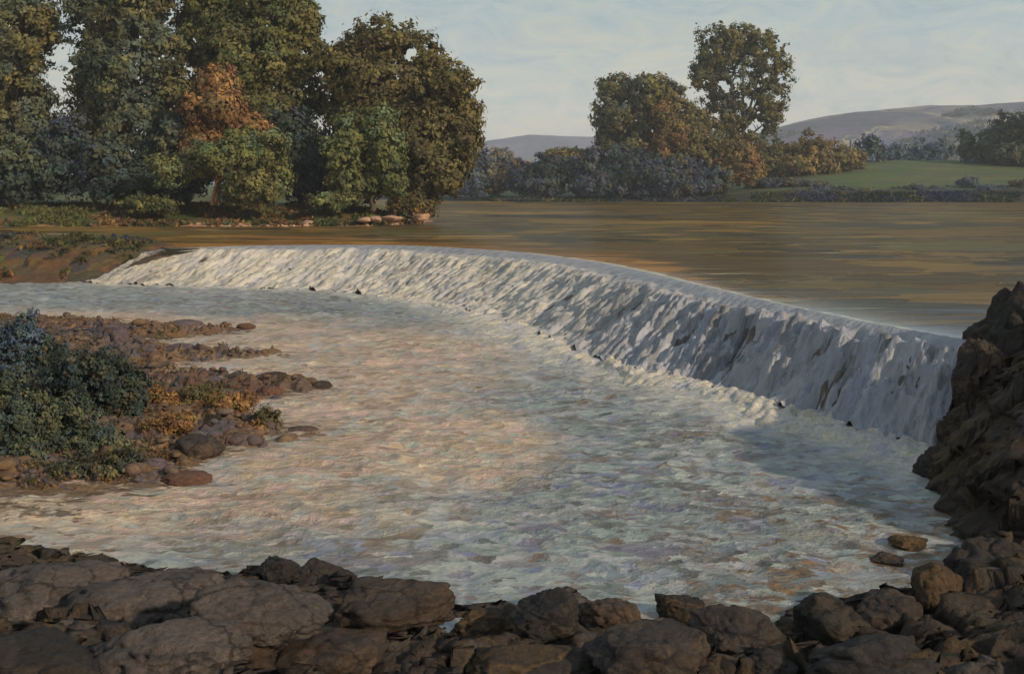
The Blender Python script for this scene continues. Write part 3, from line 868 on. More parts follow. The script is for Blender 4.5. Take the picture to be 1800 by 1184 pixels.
def rock(label, px, py, rx, ry, d, tone, depth=0.9, name='boulder', group=None, sub=5, sharp=0.55, seed=None, cat='boulder', grain=0.11):
    seed = seed if seed is not None else int(px * 3 + py * 7 + d * 10)
    rng = np.random.default_rng(seed)
    if group == GN:
        py += 0.14 * ry; ry *= 0.88; sharp = max(sharp, 0.85)
        dd = np.linspace(12, 27, 400)
        zr = HC - (py + 0.30 * ry - HY) / F * dd
        zt = np.maximum(near_z((px - 900) / F * dd, dd), ZL)
        hit = np.nonzero(zr <= zt)[0]
        if len(hit): d = float(dd[hit[0]])
    c = P(px, py, d)
    sx, sz = rx / F * d, ry / F * d
    bm = bmesh.new(); bmesh.ops.create_icosphere(bm, subdivisions=sub, radius=1.0)
    V = np.array([v.co for v in bm.verts])
    Fq = np.array([[v.index for v in f.verts] for f in bm.faces]); bm.free()
    V /= np.linalg.norm(V, axis=1)[:, None]
    pn = rng.normal(size=(15, 3)); pn /= np.linalg.norm(pn, axis=1)[:, None]
    po = rng.uniform(0.55, 0.95, 15)
    dots = V @ pn.T
    rr = np.where(dots > 0.05, po[None] / np.maximum(dots, 0.05), 9)
    # soft minimum keeps the edges worn
    kf = 34.0
    fac = -np.log(np.exp(-kf * np.minimum(rr, 1.25)).sum(1) + np.exp(-kf * 1.12)) / kf
    r = (1 - sharp) + sharp * fac / max(fac.max(), 1e-3)
    o = rng.uniform(0, 50, 3)
    r = r * (1 + 0.16 * fbm(V[:, 0] * 1.4 + o[0], V[:, 1] * 1.4 + o[1], V[:, 2] * 1.4 + o[2], seed, 3)
             + grain * fbm(V[:, 0] * 5 + o[0], V[:, 1] * 5, V[:, 2] * 5 + o[2], seed + 3, 4)
             - 0.10 * np.clip(1 - np.abs(fbm(V[:, 0] * 2.3 + o[1], V[:, 1] * 2.3, V[:, 2] * 2.3, seed + 8, 2)) * 6, 0, 1))
    W = V * r[:, None]
    W[:, 0] *= sx / np.abs(W[:, 0]).max(); W[:, 1] *= (sx * depth) / np.abs(W[:, 1]).max(); W[:, 2] *= sz / np.abs(W[:, 2]).max()
    ob = mesh_from(name, W, Fq, RM[tone])
    ob.location = c
    return tag(ob, label, cat, group)


rock('broad grey-brown slab of rock at the bottom corner below the dark shrubs', 95, 1045, 165, 85, 20.6, 'grey', group=GN)
rock('long sloping grey-brown slab behind the shore beside the broad corner slab', 265, 1060, 140, 62, 20.2, 'grey', group=GN)
rock('small dark round boulder poking up beside the humped one at the water', 487, 1000, 40, 32, 22.2, 'dark', group=GN)
rock('humped dark boulder with striped back at the edge of the pool', 560, 1010, 62, 34, 22.0, 'dark', group=GN)
rock('arched brown-grey boulder just below the two dark ones at the water', 462, 1075, 120, 68, 20.0, 'grey', group=GN)
rock('dark low boulder lying along the shore beyond the humped one', 690, 1062, 110, 50, 20.7, 'brown', group=GN)
rock('wide pale-brown slab low on the bank under the sloping slab', 300, 1145, 165, 62, 18.0, 'grey', group=GN)
rock('smooth dark grey mound of rock at the bottom edge, below the arched boulder', 585, 1150, 150, 62, 17.8, 'brown', group=GN)
rock('rounded ochre-brown boulder at the notch where the water reaches lowest', 845, 1105, 70, 40, 19.6, 'ochre', group=GN)
rock('flat-topped nearly black boulder with a bluish crest at the water', 965, 1080, 72, 42, 20.5, 'dark', group=GN)
rock('dull green-grey boulder between the flat-topped black one and the pointed one', 1082, 1080, 66, 42, 20.4, 'brown', group=GN)
rock('pointed boulder with ochre streaks, the sharpest along the near water line', 1197, 1068, 44, 46, 20.6, 'ochre', group=GN, sharp=0.8)
rock('flat wedge of purplish brown rock between pointed boulder and big dark block', 1290, 1112, 88, 48, 19.4, 'brown', group=GN, sharp=0.7)
rock('largest blocky dark boulder standing in the water line of the near shore', 1452, 1090, 84, 74, 20.4, 'dark', group=GN, sharp=0.75)
rock('grey-brown boulder leaning against the large blocky one at the shore', 1565, 1082, 76, 54, 20.9, 'brown', group=GN)
rock('slanting ochre-brown rock where the shore turns up to the cliff', 1640, 1020, 58, 52, 22.2, 'ochre', group=GN)
rock('small black stone at the bottom edge below the purplish wedge', 1352, 1172, 60, 36, 17.5, 'dark', group=GN)
rock('low brown boulder at the bottom edge under the green-grey one', 1140, 1150, 115, 52, 18.0, 'brown', group=GN)
rock('mottled ochre and dark boulder at the bottom edge under the black one', 925, 1165, 120, 42, 17.7, 'ochre', group=GN)
rock('dark mossy boulder at the bottom edge under the blocky one', 1530, 1160, 125, 58, 18.4, 'dark', group=GN)
rock('dark blue-grey lump of rock in the very bottom corner by the slab', 60, 1165, 130, 56, 17.6, 'dark', group=GN)
rock('small brown stone at the water edge under the cliff foot', 1600, 952, 36, 20, 24.4, 'ochre', group=GN)
rock('small flat dark stone awash just off the slanting ochre-brown rock', 1556, 982, 34, 12, 23.6, 'brown', group=GN)
GC = 'rocks of the dark cliff'
rock('upper dark cliff crag with rusty top rising above the end of the weir', 1818, 650, 116, 156, 34.0, 'dark', 1.0, 'rock_crag', GC, 6, 0.5, cat='crag')
rock('brown cliff shoulder wet at the end of the falling water', 1730, 700, 60, 135, 32.8, 'brown', 1.0, 'rock_crag', GC, 6, 0.5, cat='crag')
rock('ochre mossy ledge below the brown cliff shoulder', 1712, 785, 70, 100, 30.8, 'ochre', 1.0, 'rock_crag', GC, 6, 0.45, cat='crag')
rock('black knob of rock jutting over the pool at the foot of the fall', 1664, 830, 58, 52, 29.6, 'dark', 1.0, 'rock_crag', GC, 6, 0.6, cat='crag')
rock('tall dark brown cliff face below the rusty topped crag', 1790, 850, 122, 210, 28.5, 'brown', 0.9, 'rock_crag', GC, 6, 0.5, cat='crag')
rock('dark steep cliff foot between the black knob and the near shore', 1738, 950, 92, 130, 26.0, 'dark', 0.9, 'rock_crag', GC, 6, 0.5, cat='crag')
rock('lowest dark cliff block with a bluish scar at the bottom corner', 1745, 1085, 125, 130, 21.6, 'dark', 0.9, 'rock_crag', GC, 6, 0.5, cat='crag')

rock('rusty brown rib of the cliff between the ochre ledge and the cliff foot', 1745, 890, 62, 120, 27.4, 'ochre', 0.9, 'rock_crag', GC, 6, 0.5, cat='crag')
rock('squat brown cliff block just behind the slanting ochre-brown rock', 1715, 1025, 66, 66, 23.6, 'brown', 0.9, 'rock_crag', GC, 6, 0.5, cat='crag')
GB = 'stones at the edge of the gravel bar'
rock('slate-violet low stone at the farthest edge of the gravel bar', 322, 571, 34, 9, 60.5, 'violet', name='stone', group=GB, cat='stone', sub=4)
rock('small brown stone awash beyond the tip of the farthest gravel finger', 396, 571, 9, 6, 59.8, 'rust', name='stone', group=GB, cat='stone', sub=4)
rock('flat rust-brown stone, outermost of the farthest gravel finger', 432, 573, 19, 6, 59.4, 'rust', name='stone', group=GB, cat='stone', sub=4)
rock('upright purple stone, the narrower of a close pair beside the dark bush', 188, 602, 12, 22, 52.5, 'violet', name='stone', group=GB, cat='stone', sub=4)
rock('upright purple stone, the broader of a close pair beside the dark bush', 212, 598, 16, 24, 52.5, 'violet', name='stone', group=GB, cat='stone', sub=4)
rock('long violet-brown stone on the second gravel finger', 318, 612, 34, 11, 51.6, 'violet', name='stone', group=GB, cat='stone', sub=4)
rock('round mauve stone at the end of the second gravel finger', 374, 627, 15, 10, 49.4, 'violet', name='stone', group=GB, cat='stone', sub=4)
rock('dark brown boulder with a pale splash on the long finger of gravel', 480, 662, 28, 11, 44.2, 'brown', name='stone', group=GB, cat='stone', sub=4)
rock('square-topped brown stone midway along the long finger of gravel', 520, 666, 16, 9, 43.6, 'rust', name='stone', group=GB, cat='stone', sub=4)
rock('two-humped brown stone at the outer tip of the long finger', 562, 678, 24, 11, 42.4, 'brown', name='stone', group=GB, cat='stone', sub=4)
rock('rust-red stone under the long finger close to the red-leaved plants', 478, 690, 22, 13, 41.0, 'rust', name='stone', group=GB, cat='stone', sub=4)
rock('low brown stone at the tip of the nearest finger of gravel', 530, 762, 32, 13, 34.9, 'rust', name='stone', group=GB, cat='stone', sub=4)
rock('dark humped stone on the nearest finger of gravel', 458, 742, 28, 22, 35.8, 'brown', name='stone', group=GB, cat='stone', sub=4)
rock('large dark brown stone under the ochre plants by the dark bush', 348, 790, 48, 26, 31.6, 'brown', name='stone', group=GB, cat='stone', sub=4)
rock('blue-grey stone at the lowest corner of the gravel bar', 268, 822, 30, 22, 29.8, 'violet', name='stone', group=GB, cat='stone', sub=4)
rock('rusty flat rock sloping into the pool at the lowest gravel corner', 330, 840, 52, 12, 29.1, 'rust', name='stone', group=GB, cat='stone', sub=4)

GP = 'pale stones along the wooded bank'
PK = [(540, 391, 13, 4, 'low pink stone in the earth edge under the lime-leaved willow'),
      (640, 387, 16, 6, 'pale buff stone midway along the wooded bank edge below the willow'), (662, 385, 13, 7, 'upright pale stone, highest of those at the wooded bank edge'),
      (690, 384, 20, 6, 'broad flat pinkish stone beside the upright one at the bank edge'), (742, 382, 15, 8, 'buff stone at the very tip of the wooded bank')]
for px, py, rx, ry, lb in PK:
    rock(lb, px, py, rx, ry, 134.5 if px < 700 else 138.5, 'pink', name='stone', group=GP, cat='stone', sub=4, sharp=0.7)

# ------------------------------------------------------------------ loose pebbles
def pebbles(name, n, x0, x1, y0, y1, zf, poly, lo, hi, size, mat, seed):
    rng = np.random.default_rng(seed)
    x = rng.uniform(x0, x1, n * 6); y = rng.uniform(y0, y1, n * 6)
    s = signed(x, y, poly)
    k = (s > lo) & (s < hi) & (fbm(x / 2.0, y / 1.2, None, seed, 3) > -0.12)
    x = x[k][:n]; y = y[k][:n]; z = zf(x, y)
    bm = bmesh.new(); bmesh.ops.create_icosphere(bm, subdivisions=2, radius=1.0)
    B = np.array([v.co for v in bm.verts]); T = np.array([[v.index for v in f.verts] for f in bm.faces]); bm.free()
    V, Fq = [], []
    for i in range(len(x)):
        r = size * rng.lognormal(0, 0.45)
        o = rng.uniform(0, 90, 3)
        w = 1 + 0.28 * vnoise(B[:, 0] * 1.5 + o[0], B[:, 1] * 1.5 + o[1], B[:, 2] * 1.5 + o[2], seed)
        q = B * w[:, None] * np.array([rng.uniform(.8, 1.6), rng.uniform(.7, 1.3), rng.uniform(.4, .8)]) * r
        a = rng.uniform(0, 6.28); ca, sa = math.cos(a), math.sin(a)
        q = np.stack([q[:, 0] * ca - q[:, 1] * sa, q[:, 0] * sa + q[:, 1] * ca, q[:, 2]], 1) + np.array([x[i], y[i], z[i] + 0.1 * r])
        V.append(q); Fq.append(T + i * len(B))
    return tag(mesh_from(name, np.concatenate(V), np.concatenate(Fq), mat), kind='stuff')


pebbles('gravel', 2600, -36, -4, 27, 67, bar_z, BAR, -0.8, 4.5, 0.10, M_GRAVEL, 71)
pebbles('shingle', 160, -16, 13, 14, 32, near_z, NEAR, -0.1, 1.6, 0.06, RM['dark'], 72)
pebbles('pebbles', 420, -40, -9, 128, 150, left_z, LEFT_BANK, -0.3, 2.2, 0.15, RM['pink'], 73)

# ------------------------------------------------------------------ grass, weeds and undergrowth nobody could count
def tufts(name, n, x0, x1, y0, y1, zf, poly, lo, hi, per, size, spread, pals, seed, thr=-0.1, nsc=3.0, tall=1.0):
    rng = np.random.default_rng(seed)
    x = rng.uniform(x0, x1, n * 8); y = rng.uniform(y0, y1, n * 8)
    s = signed(x, y, poly)
    k = (s > lo) & (s < hi) & (fbm(x / nsc, y / nsc, None, seed, 3) > thr)
    x = x[k][:n]; y = y[k][:n]; z = zf(x, y); n = len(x)
    pts = np.stack([x, y, z], 1)[:, None, :] + rng.normal(size=(n, per, 3)) * np.array([spread, spread, spread * 0.45 * tall]) + np.array([0, 0, size * 0.35 * tall])
    pts = pts.reshape(-1, 3)
    nr = rng.normal(size=(n * per, 3)); nr[:, 2] *= 0.5; nr /= np.linalg.norm(nr, axis=1)[:, None]
    base = np.array([lin(c) for p_ in pals for c in PAL[p_]])
    big = np.clip(((fbm(x / (nsc * 2), y / (nsc * 2), None, seed + 4, 2) + 0.6) / 1.2 * len(base)).astype(int) + rng.integers(-2, 3, n), 0, len(base) - 1)
    col = np.repeat(base[big], per, 0) * rng.uniform(0.8, 1.7, (n * per, 1))
    V, Fq, T = leaf_mesh(pts, nr, size * rng.uniform(0.5, 1.4, n * per), col, rng, 1.9)
    return tag(mesh_from(name, V, Fq, FOL, smooth=False, attrs={'tint': ('FACE', 'FLOAT_COLOR', T)}), kind='stuff')


tufts('grass', 2600, -75, -9, 129, 152, left_z, LEFT_BANK, 0.5, 16, 16, 0.40, 0.45, ('green', 'lime', 'rust', 'olive'), 81, -0.05, 3.5, 0.7)
tufts('undergrowth', 1100, -5, 200, 312, 345, far_z, FAR, 0.2, 6, 20, 0.6, 0.75, ('violet', 'dark', 'green', 'violet'), 83, -0.2, 9, 0.45)
tufts('weeds', 1500, -36, -5, 28, 66, bar_z, BAR, 0.2, 9, 14, 0.085, 0.16, ('ochre', 'rust', 'brown', 'violet'), 85, -0.08, 1.6, 0.7)
tufts('bank_weeds', 700, -70, -30, 85, 108, earth_z, EARTH, 0.4, 16, 16, 0.28, 0.40, ('ochre', 'green', 'brown', 'violet'), 87, 0.05, 2.6, 0.6)

# ------------------------------------------------------------------ trees of the wooded bank
GT = 'trees of the wooded bank'
LF = 0.44
plant('tree', 'olive-brown tree cut by the edge of the picture at the wooded bank', 'tree', 150, (28, 356),
      [(50, 70, 62, 90), (0, 40, 70, 90), (-30, 150, 80, 100), (35, 180, 66, 80), (60, 265, 62, 70), (-20, 280, 70, 70), (70, 40, 28, 50)], 'olive', LF, GT, trunk=0.6, extra='grey', dens=0.9, holes=[(110, 105, 24), (96, 140, 16), (50, 75, 7)])
plant('tree', 'tall grey-green tree with sky holes standing beside the olive-brown one', 'tree', 148, (222, 352),
      [(150, 40, 42, 60), (175, -10, 60, 50), (240, 30, 62, 70), (265, -35, 60, 50), (165, 120, 55, 60), (225, 130, 65, 70), (160, 205, 52, 60), (235, 225, 70, 70), (290, 95, 40, 60), (300, 190, 45, 70)],
      'grey', LF, GT, trunk=0.7, extra='olive', holes=[(146, 45, 13), (219, 52, 10), (250, 67, 12), (305, 40, 15), (112, 100, 26), (108, 135, 18), (224, 190, 8), (140, 62, 10), (200, 60, 6)])
plant('tree', 'tallest tree, a huge green-olive crown rising out of the picture', 'tree', 152, (425, 352),
      [(400, 20, 75, 70), (490, 30, 68, 60), (350, 60, 55, 70), (440, 110, 85, 70), (520, 90, 50, 55), (440, -50, 100, 60), (380, 160, 60, 60), (510, 170, 55, 60), (540, 35, 24, 34), (350, -30, 40, 50), (460, 210, 80, 60)],
      'green', LF, GT, trunk=0.9, extra='olive', dens=1.1)
plant('tree', 'brown-olive dome-headed tree between the tallest tree and the bank end', 'tree', 150, (650, 350),
      [(680, 75, 52, 42), (640, 100, 46, 42), (600, 120, 45, 38), (735, 100, 38, 40), (765, 118, 28, 28), (690, 150, 80, 60), (610, 180, 60, 60), (745, 175, 45, 50), (660, 220, 80, 60)],
      'brown', LF, GT, trunk=0.7, extra='olive', holes=[(722, 97, 15)], dens=1.1)
plant('tree', 'rounded dark brown-green tree leaning over the river at the bank end', 'tree', 143, (745, 368),
      [(800, 150, 40, 32), (770, 190, 52, 50), (815, 205, 30, 40), (790, 255, 50, 48), (825, 250, 22, 28), (755, 290, 48, 55), (790, 315, 34, 34), (745, 340, 24, 36), (735, 230, 40, 55)],
      'brown', LF * 0.95, GT, trunk=0.5, extra='olive', fork=0.25, dens=1.15)
plant('tree', 'lime-leaved willow with drooping leaves in front of the dome-headed tree', 'tree', 140, (655, 362),
      [(665, 215, 36, 36), (625, 235, 42, 45), (680, 260, 34, 45), (600, 280, 38, 45), (650, 300, 50, 45), (692, 310, 26, 42), (620, 325, 40, 28)],
      'lime', LF * 0.9, GT, trunk=0.35, extra='green', fork=0.3)
plant('tree', 'slender rust-leaved tree in front of the tallest tree', 'tree', 140, (384, 352),
      [(378, 145, 36, 36), (402, 185, 38, 38), (362, 200, 36, 42), (395, 235, 42, 38), (440, 235, 34, 40), (350, 255, 34, 32), (470, 265, 28, 36)],
      'rust', LF * 0.9, GT, trunk=0.3, extra='ochre', fork=0.5, bark=BARK_WARM)
plant('tree', 'young olive-green tree with a thin orange trunk under the rust-leaved tree', 'tree', 136, (374, 352),
      [(390, 275, 42, 28), (350, 290, 38, 26), (440, 285, 40, 40), (300, 300, 34, 28), (480, 270, 30, 40), (420, 245, 30, 20)],
      'lime', LF * 0.8, GT, trunk=0.28, extra='olive', fork=0.6, bark=BARK_WARM, dens=0.75)
GU = 'bushes under the trees of the wooded bank'
plant('bush', 'dark bush under the olive-brown tree at the edge of the picture', 'bush', 143, (40, 358), [(20, 300, 60, 50), (70, 310, 50, 42), (-30, 310, 50, 50)], 'dark', LF, GU, trunk=0.15, stem='stems', crown='foliage', extra='grey')
plant('bush', 'dark blue-green bush at the foot of the tall grey-green tree', 'bush', 142, (165, 358), [(130, 300, 52, 46), (185, 290, 50, 58), (215, 320, 45, 36), (110, 250, 36, 50)], 'dark', LF, GU, trunk=0.15, stem='stems', crown='foliage', extra='violet')
plant('bush', 'deep green bush between the grey-green and the young olive-green tree', 'bush', 143, (275, 358), [(270, 290, 52, 60), (310, 260, 40, 60), (255, 325, 50, 32), (320, 325, 40, 30)], 'dark', LF, GU, trunk=0.15, stem='stems', crown='foliage', extra='grey')
plant('bush', 'yellow-green bush growing over the bank below the young olive-green tree', 'bush', 134.5, (470, 362), [(455, 325, 40, 34), (490, 320, 26, 30), (420, 335, 34, 22)], 'lime', LF * 0.8, GU, trunk=0.12, stem='stems', crown='foliage', extra='olive')
plant('bush', 'shadowy purple-brown bush between the young tree and the willow', 'bush', 146, (545, 358), [(530, 270, 44, 70), (565, 290, 40, 60), (540, 325, 45, 32), (500, 235, 40, 50)], 'dark', LF, GU, trunk=0.15, stem='stems', crown='foliage', extra='violet')
plant('bush', 'dark bush filling the gap behind the willow and the leaning tree', 'bush', 149, (690, 356), [(700, 270, 55, 70), (720, 320, 40, 40), (640, 300, 60, 50)], 'dark', LF, GU, trunk=0.15, stem='stems', crown='foliage', extra='brown')
plant('bush', 'dark bush far back under the tallest tree, behind the rust-leaved tree', 'bush', 160, (420, 352), [(400, 270, 70, 60), (340, 240, 60, 80), (480, 270, 60, 60)], 'dark', LF * 1.1, GU, trunk=0.15, stem='stems', crown='foliage')
plant('bush', 'low green bush on the grass right at the foot of the willow', 'bush', 136, (598, 366), [(575, 352, 34, 14), (610, 350, 24, 12)], 'lime', LF * 0.6, GU, trunk=0.06, stem='stems', crown='foliage', extra='brown')
plant('bush', 'grey-green low bush on the grass below the tall grey-green tree', 'bush', 136, (262, 368), [(250, 358, 36, 14), (285, 360, 28, 12)], 'green', LF * 0.6, GU, trunk=0.06, stem='stems', crown='foliage', extra='lime')
plant('bush', 'rust-tinted low bush at the bank end under the leaning tree', 'bush', 141, (725, 372), [(735, 358, 28, 22), (705, 362, 24, 14)], 'brown', LF * 0.6, GU, trunk=0.06, stem='stems', crown='foliage', extra='ochre')

# ------------------------------------------------------------------ far bank
GF = 'trees of the far bank'
plant('tree', 'tallest far-bank tree with a double crown pierced by sky', 'tree', 352, (1302, 318),
      [(1262, 85, 42, 40), (1310, 70, 45, 30), (1345, 105, 38, 40), (1240, 125, 32, 30), (1368, 128, 24, 34), (1285, 140, 50, 50), (1350, 175, 32, 40), (1275, 195, 34, 40), (1320, 215, 30, 50), (1285, 250, 28, 50), (1352, 215, 20, 26), (1305, 280, 24, 40)],
      'olive', 0.75, GF, trunk=0.9, extra='grey', depth=0.7, dens=0.72, jitter=0.42,
      holes=[(1276, 152, 13), (1322, 182, 9), (1372, 138, 10), (1262, 205, 10), (1313, 176, 8), (1332, 222, 13), (1350, 112, 9), (1305, 232, 8), (1367, 175, 8), (1250, 235, 10), (1330, 150, 6)], fork=0.55)
plant('tree', 'broad-headed far-bank tree beside the tallest, darker on one side', 'tree', 348, (1125, 330),
      [(1085, 160, 38, 30), (1130, 160, 45, 32), (1075, 210, 36, 36), (1125, 210, 55, 40), (1175, 170, 28, 26), (1190, 190, 18, 20), (1070, 245, 24, 22), (1120, 260, 45, 34), (1170, 215, 30, 34)],
      'olive', 0.75, GF, trunk=0.8, extra='grey', depth=0.8, holes=[(1118, 165, 5), (1150, 230, 5), (1080, 165, 3)])
plant('tree', 'low round olive tree tucked between the two tallest far-bank trees', 'tree', 345, (1222, 320), [(1222, 215, 34, 32), (1200, 240, 40, 36), (1240, 250, 36, 36), (1215, 280, 50, 34)], 'olive', 0.7, GF, trunk=0.5, extra='gold', depth=0.8)
plant('tree', 'narrow rust-streaked tree in front of the broad-headed far-bank tree', 'tree', 340, (1172, 320), [(1165, 205, 20, 24), (1178, 235, 24, 34), (1160, 270, 28, 40)], 'rust', 0.65, GF, trunk=0.35, extra='olive', depth=0.8, dens=0.8)
plant('bush', 'orange-brown bush under the tallest far-bank tree', 'bush', 338, (1300, 325), [(1300, 275, 32, 34), (1275, 300, 30, 26), (1320, 300, 22, 24)], 'gold', 0.62, None, trunk=0.2, stem='stems', crown='foliage', extra='rust', depth=0.8)
GS = 'bushes along the far waterline'
for i, (lb, bx, lob, pal, ex, dd) in enumerate([
        ('blue-violet bush at the waterline beside the bank end', 800, [(795, 318, 36, 26), (765, 330, 22, 18), (830, 322, 34, 24)], 'violet', 'blue', 344),
        ('golden-topped bush behind the blue-violet one', 865, [(870, 285, 34, 24), (850, 300, 34, 24), (905, 300, 30, 24), (880, 315, 45, 24)], 'gold', 'blue', 350),
        ('green-grey bush between the golden-topped one and the dark mass', 940, [(930, 310, 40, 26), (975, 300, 34, 30), (950, 325, 45, 20)], 'violet', 'dark', 338),
        ('ochre-topped bush peeping over the green-grey one', 985, [(975, 278, 26, 16), (1010, 275, 34, 16), (1000, 295, 40, 20)], 'gold', 'olive', 352),
        ('dark slate bush below the broad-headed tree', 1050, [(1030, 305, 44, 34), (1075, 295, 46, 38), (1050, 328, 54, 20)], 'violet', 'dark', 332),
        ('purple-grey bush midway in the dark waterline mass', 1135, [(1120, 305, 46, 38), (1155, 310, 44, 34), (1135, 330, 55, 18)], 'violet', 'dark', 331),
        ('green-black bush at the meadow end of the waterline mass', 1225, [(1205, 310, 46, 34), (1250, 318, 40, 24), (1225, 332, 50, 16)], 'violet', 'green', 331)]):
    plant('bush', lb, 'bush', dd, (bx, 345), lob, pal, 0.6, GS, trunk=0.2, stem='stems', crown='foliage', extra=ex, depth=0.8)
GM = 'trees and bushes beyond the meadow'
for (nm, lb, bx, by, lob, pal, ex, dd, lf) in [
        ('bush', 'broad golden-brown bush beyond the meadow next to the tallest far tree', 1425, 308, [(1385, 278, 38, 26), (1430, 270, 42, 30), (1475, 280, 36, 24), (1410, 292, 60, 16)], 'gold', 'olive', 395, 0.95),
        ('bush', 'grey-green bush wedged between the golden bush and the tall far tree', 1350, 310, [(1350, 278, 24, 30), (1340, 295, 28, 20)], 'olive', 'grey', 392, 0.95),
        ('bush', 'small golden bush at the end of the broad golden one', 1505, 304, [(1500, 282, 18, 18)], 'gold', 'rust', 400, 0.9),
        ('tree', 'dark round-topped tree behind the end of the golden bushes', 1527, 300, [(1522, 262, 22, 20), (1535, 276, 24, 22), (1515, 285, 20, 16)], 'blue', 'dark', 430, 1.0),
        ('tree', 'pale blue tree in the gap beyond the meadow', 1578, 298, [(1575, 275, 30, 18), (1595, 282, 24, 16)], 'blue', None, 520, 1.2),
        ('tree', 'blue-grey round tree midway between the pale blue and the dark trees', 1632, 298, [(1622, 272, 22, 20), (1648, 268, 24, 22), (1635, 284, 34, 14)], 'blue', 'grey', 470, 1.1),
        ('tree', 'small dark tree leading the group at the end of the meadow', 1705, 296, [(1702, 255, 16, 22), (1712, 275, 20, 22)], 'grey', 'blue', 420, 1.0),
        ('tree', 'tall dark brown-green tree at the end of the meadow', 1780, 296, [(1778, 225, 30, 28), (1760, 250, 26, 28), (1800, 250, 36, 34), (1775, 275, 40, 22)], 'grey', 'brown', 410, 1.0),
        ('tree', 'middle tree of the dark group at the end of the meadow', 1742, 296, [(1738, 250, 18, 24), (1745, 275, 24, 22)], 'grey', 'blue', 424, 1.0),
        ('tree', 'dark tree cut by the edge of the picture beyond the meadow', 1850, 296, [(1830, 215, 34, 34), (1860, 240, 45, 45), (1840, 270, 40, 24)], 'grey', 'brown', 402, 1.0)]:
    plant(nm, lb, nm, dd, (bx, by), lob, pal, lf, GM, trunk=0.35, stem='stems' if nm == 'bush' else 'trunk', crown='foliage' if nm == 'bush' else 'crown', extra=ex, depth=0.8)
GW = 'low scrub on the meadow bank'
for (lb, bx, by, lob, pal, ex, dd) in [
        ('low grey-brown scrub at the top of the bank under the tall far tree', 1365, 325, [(1345, 322, 34, 9), (1385, 322, 34, 8), (1425, 326, 30, 6)], 'violet', 'brown', 350),
        ('purplish scrub low on the meadow bank near the waterline', 1462, 340, [(1430, 340, 44, 5), (1460, 336, 34, 8), (1510, 340, 40, 6), (1550, 340, 30, 5)], 'violet', 'brown', 333),
        ('grey scrub on the bank below the pale blue tree', 1610, 338, [(1575, 338, 30, 6), (1600, 334, 30, 8), (1640, 337, 36, 8)], 'violet', 'green', 334),
        ('mauve pointed scrub on the bank below the dark group of trees', 1712, 335, [(1700, 324, 18, 13), (1685, 336, 30, 7), (1735, 334, 34, 9), (1765, 338, 26, 6)], 'violet', 'blue', 335),
        ('brown scrub at the edge of the picture low on the meadow bank', 1790, 335, [(1795, 328, 26, 12), (1830, 334, 34, 9)], 'violet', 'brown', 336)]:
    plant('shrub', lb, 'shrub', dd, (bx, by), lob, pal, 0.4, GW, trunk=0.08, stem='stems', crown='foliage', extra=ex, depth=0.9)

# ------------------------------------------------------------------ plants on the gravel bar
GG = 'dark bushes on the gravel bar'
KS = dict(stem='stems', crown='foliage')
plant('bush', 'blue-black bush with a pointed top at the back of the gravel bar', 'bush', 41, (40, 705), [(45, 578, 18, 30), (48, 610, 30, 36), (10, 625, 50, 48), (85, 640, 46, 46), (30, 680, 80, 50), (-50, 650, 60, 60), (115, 665, 40, 44)], 'shrub', 0.10, GG, trunk=0.07, extra='blue', depth=0.9, **KS)
plant('bush', 'wide grey-green bush in the middle of the dark clump on the bar', 'bush', 36.5, (160, 775), [(150, 670, 56, 50), (205, 690, 46, 56), (100, 705, 60, 60), (185, 640, 26, 26), (232, 700, 30, 50), (170, 735, 80, 55), (245, 745, 34, 40), (120, 750, 60, 50)], 'shrub', 0.095, GG, trunk=0.07, extra='grey', depth=0.9, **KS)
plant('bush', 'near bush of the dark clump, brownish at its foot', 'bush', 31.5, (60, 845), [(40, 735, 64, 60), (0, 770, 66, 80), (100, 765, 62, 58), (150, 800, 52, 48), (60, 810, 80, 48), (-60, 760, 70, 80), (190, 790, 30, 36)], 'shrub', 0.085, GG, trunk=0.06, extra='grey', depth=0.9, **KS)
plant('bush', 'low rusty-green bush trailing to the water in front of the dark clump', 'bush', 29.6, (130, 858), [(85, 838, 46, 22), (140, 832, 40, 24), (25, 842, 40, 22), (190, 828, 34, 22), (225, 812, 26, 22)], 'brown', 0.075, GG, trunk=0.04, extra='shrub', dens=0.7, jitter=0.5, **KS)
GR = 'rust-coloured plants on the gravel bar'
for (lb, bx, by, lob, pal, ex, dd) in [
        ('rust-red starry plant beside the long finger of gravel', 410, 735, [(405, 712, 36, 22), (430, 705, 22, 18)], 'rust', 'ochre', 37.5),
        ('orange-brown plant growing against the dark bush clump', 275, 735, [(270, 705, 32, 24), (295, 715, 24, 20)], 'ochre', 'rust', 37.5),
        ('dull olive plant between the orange and the starry red plant', 345, 725, [(345, 700, 34, 22), (365, 695, 28, 18)], 'brown', 'grey', 38.5),
        ('russet plants covering the nearest finger of gravel', 415, 775, [(400, 762, 40, 20), (445, 760, 30, 18)], 'rust', 'brown', 34.6),
        ('ochre plant with pale blades above the large dark stone', 290, 775, [(285, 752, 34, 20), (315, 745, 24, 18)], 'ochre', 'rust', 33.6),
        ('dark green-brown tuft at the end of the russet plants', 470, 755, [(468, 738, 22, 18)], 'brown', 'dark', 35.2),
        ('golden-brown plant low on the bar under the near dark bush', 215, 822, [(210, 806, 30, 20)], 'ochre', 'green', 29.9)]:
    plant('shrub', lb, 'shrub', dd, (bx, by), lob, pal, 0.075, GR, trunk=0.03, extra=ex, kmul=1.0, **KS)

